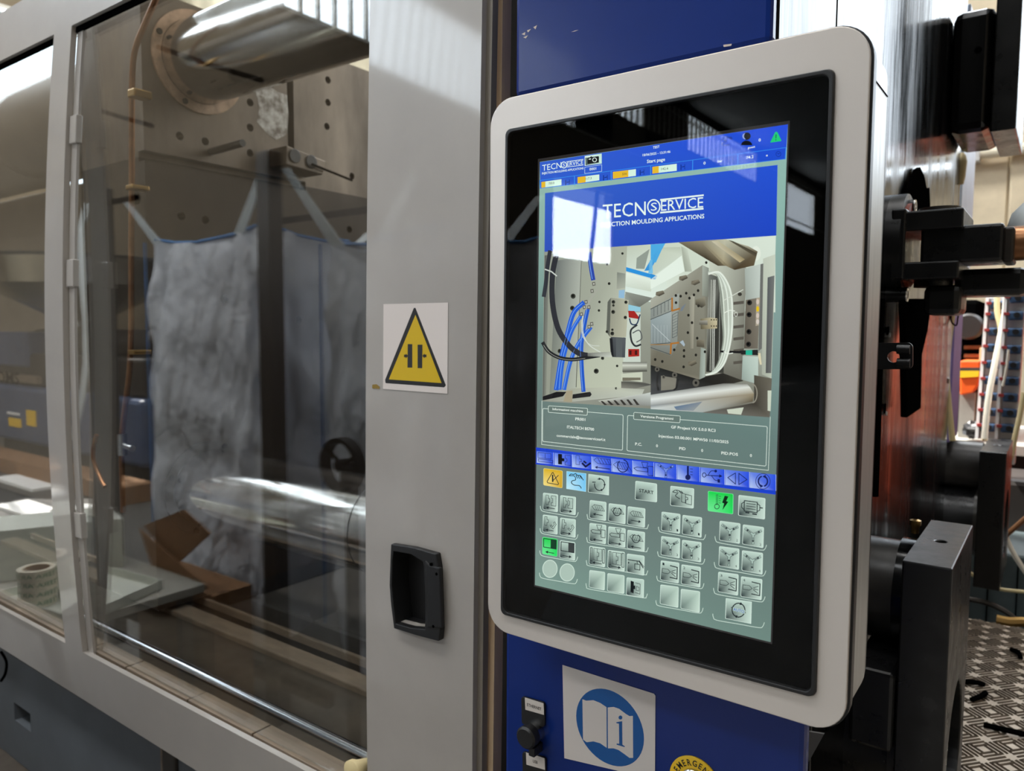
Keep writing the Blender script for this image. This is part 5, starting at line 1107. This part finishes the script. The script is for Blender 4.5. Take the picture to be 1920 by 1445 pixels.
tr = thing('door_track', (-1.5, .82, -.79), 'row of flat beige strips along the bottom rail under the glazing', 'track')
xs = [-2.7, -1.83, -1.66, -1.41, -1.19, -.86]
for x0, x1 in zip(xs[:-1], xs[1:]):
    MB().box(x0+.002, x1-.002, .810, .852, -.776, -.757+random.uniform(-.001, .001)).build('track_strip', 'sill_beige', tr, bevel=.001)
MB().box(-2.8, -.66, .812, .839, -.90, -.777).build('track_base', 'dark_machine', tr)
# machine base below the door
bs = thing('bed_front', (-1.8, .9, FLOOR), 'grey machine base with a square cut-out below the door', 'machine base')
b = MB().box(-3.4, -.62, .86, 1.06, FLOOR, -.895).build('front_panel', 'bed_grey'); bpy.context.view_layer.update()
q0, q1 = atY(26, 1316, .86), atY(58, 1372, .86)
carve(b, MB().box(q0.x, q1.x, .80, .95, q0.z, q1.z))
for v in b.data.vertices: v.co -= bs.location
b.parent = bs
a = atY(303, 1405, .855); MB().box(a.x, a.x+.006, .852, .862, FLOOR, -.895).build('panel_joint', 'sill_beige', bs); MB().box(a.x+.008, a.x+.06, .850, .862, FLOOR, -.895).build('conduit', 'grey_block', bs, bevel=.004)
p0, p1 = atZ(0, 1365, -1.30), atZ(105, 1445, -1.30)
MB().box(-3.4, -.62, .76, .86, -1.30, -1.27).build('flange', 'sill_paint', bs, bevel=.003); MB().box(-3.4, -.62, .70, .76, FLOOR, -1.36).build('floor_rail', 'sill_paint', bs)
tag(MB().tube([atY(*p, .84) for p in ((2, 1222), (12, 1240), (10, 1262), (2, 1276))], .004).build('cable_loop', 'black_matt', smooth=True), 'cable loop hanging below the bottom rail at the left edge', 'cable')
# ------------------------------------------------------------------ the aisle beside the door, seen mirrored in its glazing
def bag(name, X0, X1, Y0, Y1, z0, z1, seed, lab, loops):
    random.seed(seed); t = thing(name, ((X0+X1)/2, (Y0+Y1)/2, z0), lab, 'bulk bag', 'white bulk bags hanging on the stand')
    cx, cyv = (X0+X1)/2, (Y0+Y1)/2; hx, hy = (X1-X0)/2, (Y1-Y0)/2; n = 96; k = 40; vs = []; fs = []
    ph = [random.uniform(0, 6.28) for _ in range(8)]
    for j in range(k+1):
        u = j/k; z = z1-(z1-z0)*u
        for i in range(n):
            a = 2*PI*i/n; ca, sa = math.cos(a), math.sin(a); e = .34
            x = math.copysign(abs(ca)**e, ca); y = math.copysign(abs(sa)**e, sa)
            bul = 1+.05*math.sin(PI*u)-.10*(u > .85)*(u-.85)/.15
            cr = math.sin(4*a+9*u+ph[4]); f = .03*math.sin(5*a+3*u+ph[0])*u+.035*(max(0, cr)**6)*(.3+u*.7)-.02*(max(0, -math.sin(6*a-8*u+ph[5]))**8)+.014*math.sin(11*a-7*u+ph[1])*(u*(1-u)*4)+.010*math.sin(19*a+9*u+ph[2])*(1-u)+.006*math.sin(7*u*4+ph[3]+a*2)
            sag = .045*(1-u)**6*(abs(ca*sa)*2-1)
            vs.append((cx+x*(hx*bul+f), cyv+y*(hy*bul+f), z+sag))
    for j in range(k): fs += [(j*n+i, j*n+(i+1) % n, (j+1)*n+(i+1) % n, (j+1)*n+i) for i in range(n)]
    fs.append(tuple(range(k*n, k*n+n)))
    MB().add(vs, fs).build('sack', 'bag_white', t, smooth=True)
    MB().tube([vs[i] for i in list(range(0, n, 3))+[0]], .007, 6, 1).build('hem_cord', 'blue_cord', t, smooth=True)
    for cxs, cys in ((1, 1), (-1, 1)):
        sx, sy = cx+cxs*hx*.97, cyv+cys*hy*.98
        MB().tube([(sx, sy+.012, z1-.02-(z1-z0)*.02*q) for q in range(0, 46, 5)], .0042, 5, 1).build('seam_cord', 'blue_cord', t)
    for (lx, ly, tx, ty, tz) in loops:
        mbx = MB(); A0, B0, T0 = Vector((lx-.035, ly, z1-.03)), Vector((lx+.035, ly, z1-.03)), Vector((tx, ty, tz))
        mbx.prism([A0, B0, T0+Vector((.02, 0, 0)), T0-Vector((.02, 0, 0))], (0, .004, 0)).build('lift_loop', 'strap_white', t)
    return t
b1 = bag('bulk_bag', -3.34, -2.46, -.86, -.14, -1.25, .40, 3, 'left white bulk bag with blue hem hanging beside the black post', [(-3.22, -.14, -3.40, -.09, .57), (-2.62, -.14, -2.38, -.09, .60), (-3.2, -.80, -3.38, -.86, .56), (-2.72, -.8, -2.45, -.86, .56)])
b2 = bag('bulk_bag', -2.22, -1.50, -.92, -.20, -1.25, .33, 5, 'right white bulk bag partly hidden by the door stile', [(-2.12, -.2, -2.30, -.12, .58), (-1.75, -.22, -1.6, -.2, .5), (-2.12, -.92, -2.3, -.98, .5), (-1.75, -.92, -1.6, -.98, .5)])
stn = thing('bag_stand', (-2.9, -.4, FLOOR), 'black steel stand of square posts holding the white bulk bags', 'stand')
for x, y in ((-2.36, -.09), (-3.60, -.09), (-2.36, -.97), (-3.60, -.97)):
    MB().box(x-.038, x+.038, y-.03, y+.03, FLOOR, .64).build('post', 'black_plastic', stn, bevel=.004)
MB().box(-3.60, -3.29, -.10, -.08, .56, .58).build('top_bar', 'black_matt', stn); MB().box(-3.60, -2.36, -.98, -.96, .57, .6).build('top_bar', 'black_matt', stn)
MB().box(-2.36, -2.05, -.10, -.07, -1.35, -1.30).build('foot_bar', 'black_matt', stn); MB().box(-3.60, -2.36, -.10, -.07, -1.35, -1.30).build('foot_bar', 'black_matt', stn)
ws = [tuple(mir(px, py, 1.68))[0::2] for px, py in ((160, 380), (150, 430), (152, 520), (159, 600), (160, 680), (153, 740), (142, 790), (133, 825))]
v = MB(); vs = [(x-.03, -.05, z) for x, z in ws]+[(x+.03, -.05, z) for x, z in ws]; m_ = len(ws)
v.add(vs+[(x, y-.004, z) for x, y, z in vs], [(i, i+1, m_+i+1, m_+i) for i in range(m_-1)]+[(2*m_+i, 3*m_+i, 3*m_+i+1, 2*m_+i+1) for i in range(m_-1)])
tag(v.build('webbing_strap', 'strap_white', smooth=True), 'white webbing strap hanging down the left post of the stand', 'strap')
# neighbouring machine with hopper
HV = 3.6
def Mp(px, py, v=HV): return mir(px, py, v)
a = Mp(262, 742); b = Mp(0, 848)
nb = thing('blue_grey_machine', ((a.x+b.x)/2, a.y-.5, FLOOR), 'blue grey injection machine across the aisle with a yellow label', 'machine')
zt = Mp(130, 735).z; zl = Mp(130, 850).z
MB().box(-10.6, a.x, a.y-1.3, a.y, zl, zt).build('body', 'machine_blue', nb, bevel=.05); MB().box(-10.4, a.x-.2, a.y-1.2, a.y-.1, FLOOR, zl).build('plinth', 'dark_machine', nb)
zu = Mp(130, 612).z
MB().box(-10.6, a.x-.1, a.y-1.2, a.y-.1, zt, Mp(130, 668).z).build('injection_unit', 'dark_machine', nb, bevel=.03)
c0, c1 = Mp(2, 622), Mp(38, 690); MB().box(c0.x-.6, c1.x, a.y-.08, a.y-.5, c1.z, c0.z).build('hopper_block', 'machine_blue', nb, bevel=.03)
MB().cyl((-10.2, a.y-.5, zt+.5), (a.x-.2, a.y-.5, zt+.5), .16, n=20).build('barrel', 'dark_machine', nb, smooth=True)
c0, c1 = Mp(17, 782), Mp(40, 802); MB().box(c0.x, c1.x, a.y, a.y+.01, c1.z, c0.z).build('yellow_label', 'yellow', nb)
c0, c1 = Mp(50, 768), Mp(68, 800); MB().box(c0.x, c1.x, a.y, a.y+.01, c1.z, c0.z).build('yellow_label', 'yellow', nb)
c0, c1 = Mp(-30, 697), Mp(62, 720); MB().box(c0.x, c1.x, a.y-.09, a.y-.04, c1.z, c0.z).build('beam', 'sill_beige', nb)
vs, fs = font_mesh('OMS', True); L0, L1 = Mp(-13, 716), Mp(28, 699); fx0, fx1 = min(v[0] for v in vs), max(v[0] for v in vs); fy = max(v[1] for v in vs)
lt = MB(); lt.v = [(L0.x+(x-fx0)/(fx1-fx0)*(L1.x-L0.x), a.y-.038, L0.z+y/fy*(L1.z-L0.z)) for x, y in vs]; lt.f = list(fs); lt.build('lettering', 'black_matt', nb, fix=False)
c0, c1 = Mp(14, 771), Mp(37, 779); MB().box(c0.x, c1.x, a.y, a.y+.01, c1.z, c0.z).build('white_label', 'sheet_paper', nb)
hc = Mp(48, 610); hr = Mp(-2, 515); he = Mp(148, 512); R_ = .70
hz0, hz1, hz2 = Mp(40, 606).z, Mp(40, 536).z, Mp(40, 490).z
hp = thing('hopper', (hc.x-.2, a.y-.45, hz0), 'stainless steel cone hopper on top of the blue grey machine', 'hopper')
rr0 = (he.x-hr.x)*.5; hx_ = (he.x+hr.x)/2
MB().lathe((hx_, a.y-.45, 0), (0, 0, 1), [(hz0-.05, rr0*.14), (hz0, rr0*.16), (hz1, rr0*.97)], 48).build('cone', 'stainless', hp, smooth=True)
MB().lathe((hx_, a.y-.45, 0), (0, 0, 1), [(hz1, rr0*.97), (hz2, rr0), (hz2+.03, rr0*1.03), (hz2+.03, 0.0001)], 48).build('rim_band', 'stainless', hp, smooth=True)
MB().box(hx_-.25, hx_+.15, a.y-.6, a.y-.3, zt, hz0-.03).build('throat', 'stainless', hp, bevel=.02)
# cartons
c0, c1 = mir(-60, 842, 3.1), mir(226, 935, 3.1)
MB(); tag(MB().box(c0.x, c1.x, c1.y-.3, c1.y, FLOOR, c0.z).build('carton', 'carton', bevel=.006), 'long brown carton on the floor below the blue grey machine', 'carton')
t = thing('open_carton', (-2.75, .05, FLOOR), 'open brown carton with raised flaps at the foot of the left bag', 'carton')
MB().box(-3.02, -2.47, -.06, .10, FLOOR, -.98).build('box', 'carton', t)
fl = [mir(*p, 1.52) for p in ((270, 985), (345, 955), (395, 1000), (330, 1060))]; MB().prism(fl, (0, .006, 0)).build('flap', 'carton', t)
fl = [mir(*p, 1.50) for p in ((262, 990), (330, 1050), (400, 1105), (300, 1105))]; MB().prism(fl, (0, .006, 0)).build('flap', 'carton', t)
# table with tray and tape rolls
TV = 1.12; tz = -.90
def onz(px, py, z): p = atZ(px, py, z); return Vector((p.x, 2*YG-p.y, z))
tbq = [onz(*p, tz-.02) for p in ((-40, 1165), (172, 1172), (305, 1090), (215, 1020))]
tt = thing('side_table', (-2.8, .45, FLOOR), 'grey side table close to the door, outside the frame on the left', 'table')
tx0, tx1, ty0, ty1 = -3.35, -2.46, .14, .68
MB().box(tx0, tx1, ty0, ty1, tz-.05, tz-.02).build('table_top', 'table_grey', tt, bevel=.003)
for x in (tx0+.05, tx1-.05):
    for y in (ty0+.05, ty1-.05): MB().box(x-.02, x+.02, y-.02, y+.02, FLOOR, tz-.05).build('leg', 'grey_block', tt)
ty = thing('tray', (-2.6, .45, tz-.02), 'shallow white tray holding stacks of tape rolls', 'tray')
tq = [(-2.86, .665), (-2.40, .61), (-2.53, .26), (-2.86, .30)]
MB().prism([(x, y, tz-.02) for x, y in tq], (0, 0, .006)).build('base', 'tray_white', ty)
for (ax, ay), (bx, by) in zip(tq, tq[1:]+tq[:1]):
    d = Vector((bx-ax, by-ay, 0)).normalized(); n = Vector((-d.y, d.x, 0))*-.004
    MB().prism([(ax, ay, tz-.02), (bx, by, tz-.02), (bx+n.x, by+n.y, tz-.02), (ax+n.x, ay+n.y, tz-.02)], (0, 0, .034)).build('rim', 'tray_white', ty)
zb_ = atX(110, 990, -2.92).z
wbx = MB().prism([(-3.06, .60, tz-.02), (-2.88, .22, tz-.02), (-3.12, .145, tz-.02), (-3.30, .52, tz-.02)], (0, 0, zb_-tz+.02)); tag(wbx.build('pale_box', 'tray_white', bevel=.004), 'long pale grey box behind the tray', 'box')
def tape(loc):
    t = thing('tape_roll', loc, 'x', 'tape roll', 'tape rolls stacked in the tray'); h = .030
    x, y, z = loc
    MB().lathe((x, y, z), (0, 0, 1), [(0, .040), (0, .056), (h, .056), (h, .040), (0, .040)], 32).build('tape', 'tape_white', t, smooth=True)
    MB().lathe((x, y, z), (0, 0, 1), [(.0005, .037), (.0005, .0405), (h-.0005, .0405), (h-.0005, .037), (.0005, .037)], 32).build('core', 'core_brown', t, smooth=True)
    bd = MB(); vs, fs = font_mesh('ARTITTERA ARTITTERA', True); x0 = min(v[0] for v in vs); x1 = max(v[0] for v in vs)
    for x_, y_ in vs: an = -2.2+(x_-x0)/(x1-x0)*5.4; bd.v.append((x+.0565*math.cos(an), y+.0565*math.sin(an), z+.007+y_*.021))
    bd.f += fs; bd.build('lettering', 'tape_green', t, fix=False)
    return t
sA = onz(70, 1128, tz); sB = onz(148, 1112, tz)
sA = Vector((-2.71, .59, tz-.013)); sB = Vector((-2.695, .472, tz-.013))
first = None
for sx, nm in ((sA, 'left'), (sB, 'right')):
    for k in range(4):
        loc = (sx.x+(k % 2)*.003, sx.y-(k % 3)*.002, sx.z+k*.0305)
        if first is None: first = tape(loc); r = first
        else: r = copy_tree(first, loc)
        r['label'] = ['bottom', 'second', 'third', 'topmost'][k]+' white tape roll with green lettering in the '+nm+' stack'
# cable reel on the floor side, hoop, lid, and sheets added to brighten the sunlit floor
rc = mir(640, 872, 1.62)
t = thing('cable_reel', tuple(rc), 'dark round reel leaning below the right bulk bag', 'reel')
MB().lathe(rc, (0, 1, 0), [(-.02, .075), (-.02, .09), (.02, .09), (.02, .075), (-.02, .075)], 32).build('rim', 'black_plastic', t, smooth=True)
for k in range(3):
    a = 2*PI*k/3+.5; MB().cyl(rc, rc+Vector((math.cos(a)*.08, 0, math.sin(a)*.08)), .008, n=8).build('spoke', 'black_plastic', t)
MB().cyl(rc-Vector((0, .02, 0)), rc+Vector((0, .02, 0)), .02, n=14).build('hub', 'black_plastic', t)
MB().box(rc.x-.012, rc.x+.012, rc.y-.06, rc.y-.02, FLOOR, rc.z).build('stand', 'black_plastic', t)
for px, py, sx_, sy_2, lab in ((60, 905, .9, .35, 'bluish white sheet added to brighten the sunlit floor'), (60, 960, .8, .25, 'white sheet with folded edge, added to brighten the sunlit floor'), (145, 962, .35, .3, 'white box lid on the floor left of the bags')):
    c = onz(px, py, FLOOR+.002); tag(MB().box(c.x-sx_/2, c.x+sx_/2, c.y-sy_2/2, c.y+sy_2/2, FLOOR+.0, FLOOR+.03).build('added_sheet_or_lid', 'sheet_paper', bevel=.003), lab, 'sheet')
for k_, (a_, b_, lab_) in enumerate((((120, 184), (285, 236), 'lower dark overhead cable mirrored across the left of the glazing'), ((296, 88), (490, 150), 'upper dark overhead cable mirrored over the tie bar'))):
    tag(MB().tube([mir(*a_, 3.2), mir((a_[0]+b_[0])/2, (a_[1]+b_[1])/2+2, 3.2), mir(*b_, 3.2)], .018, 8).build('overhead_cable', 'black_matt', smooth=True), lab_, 'cable')
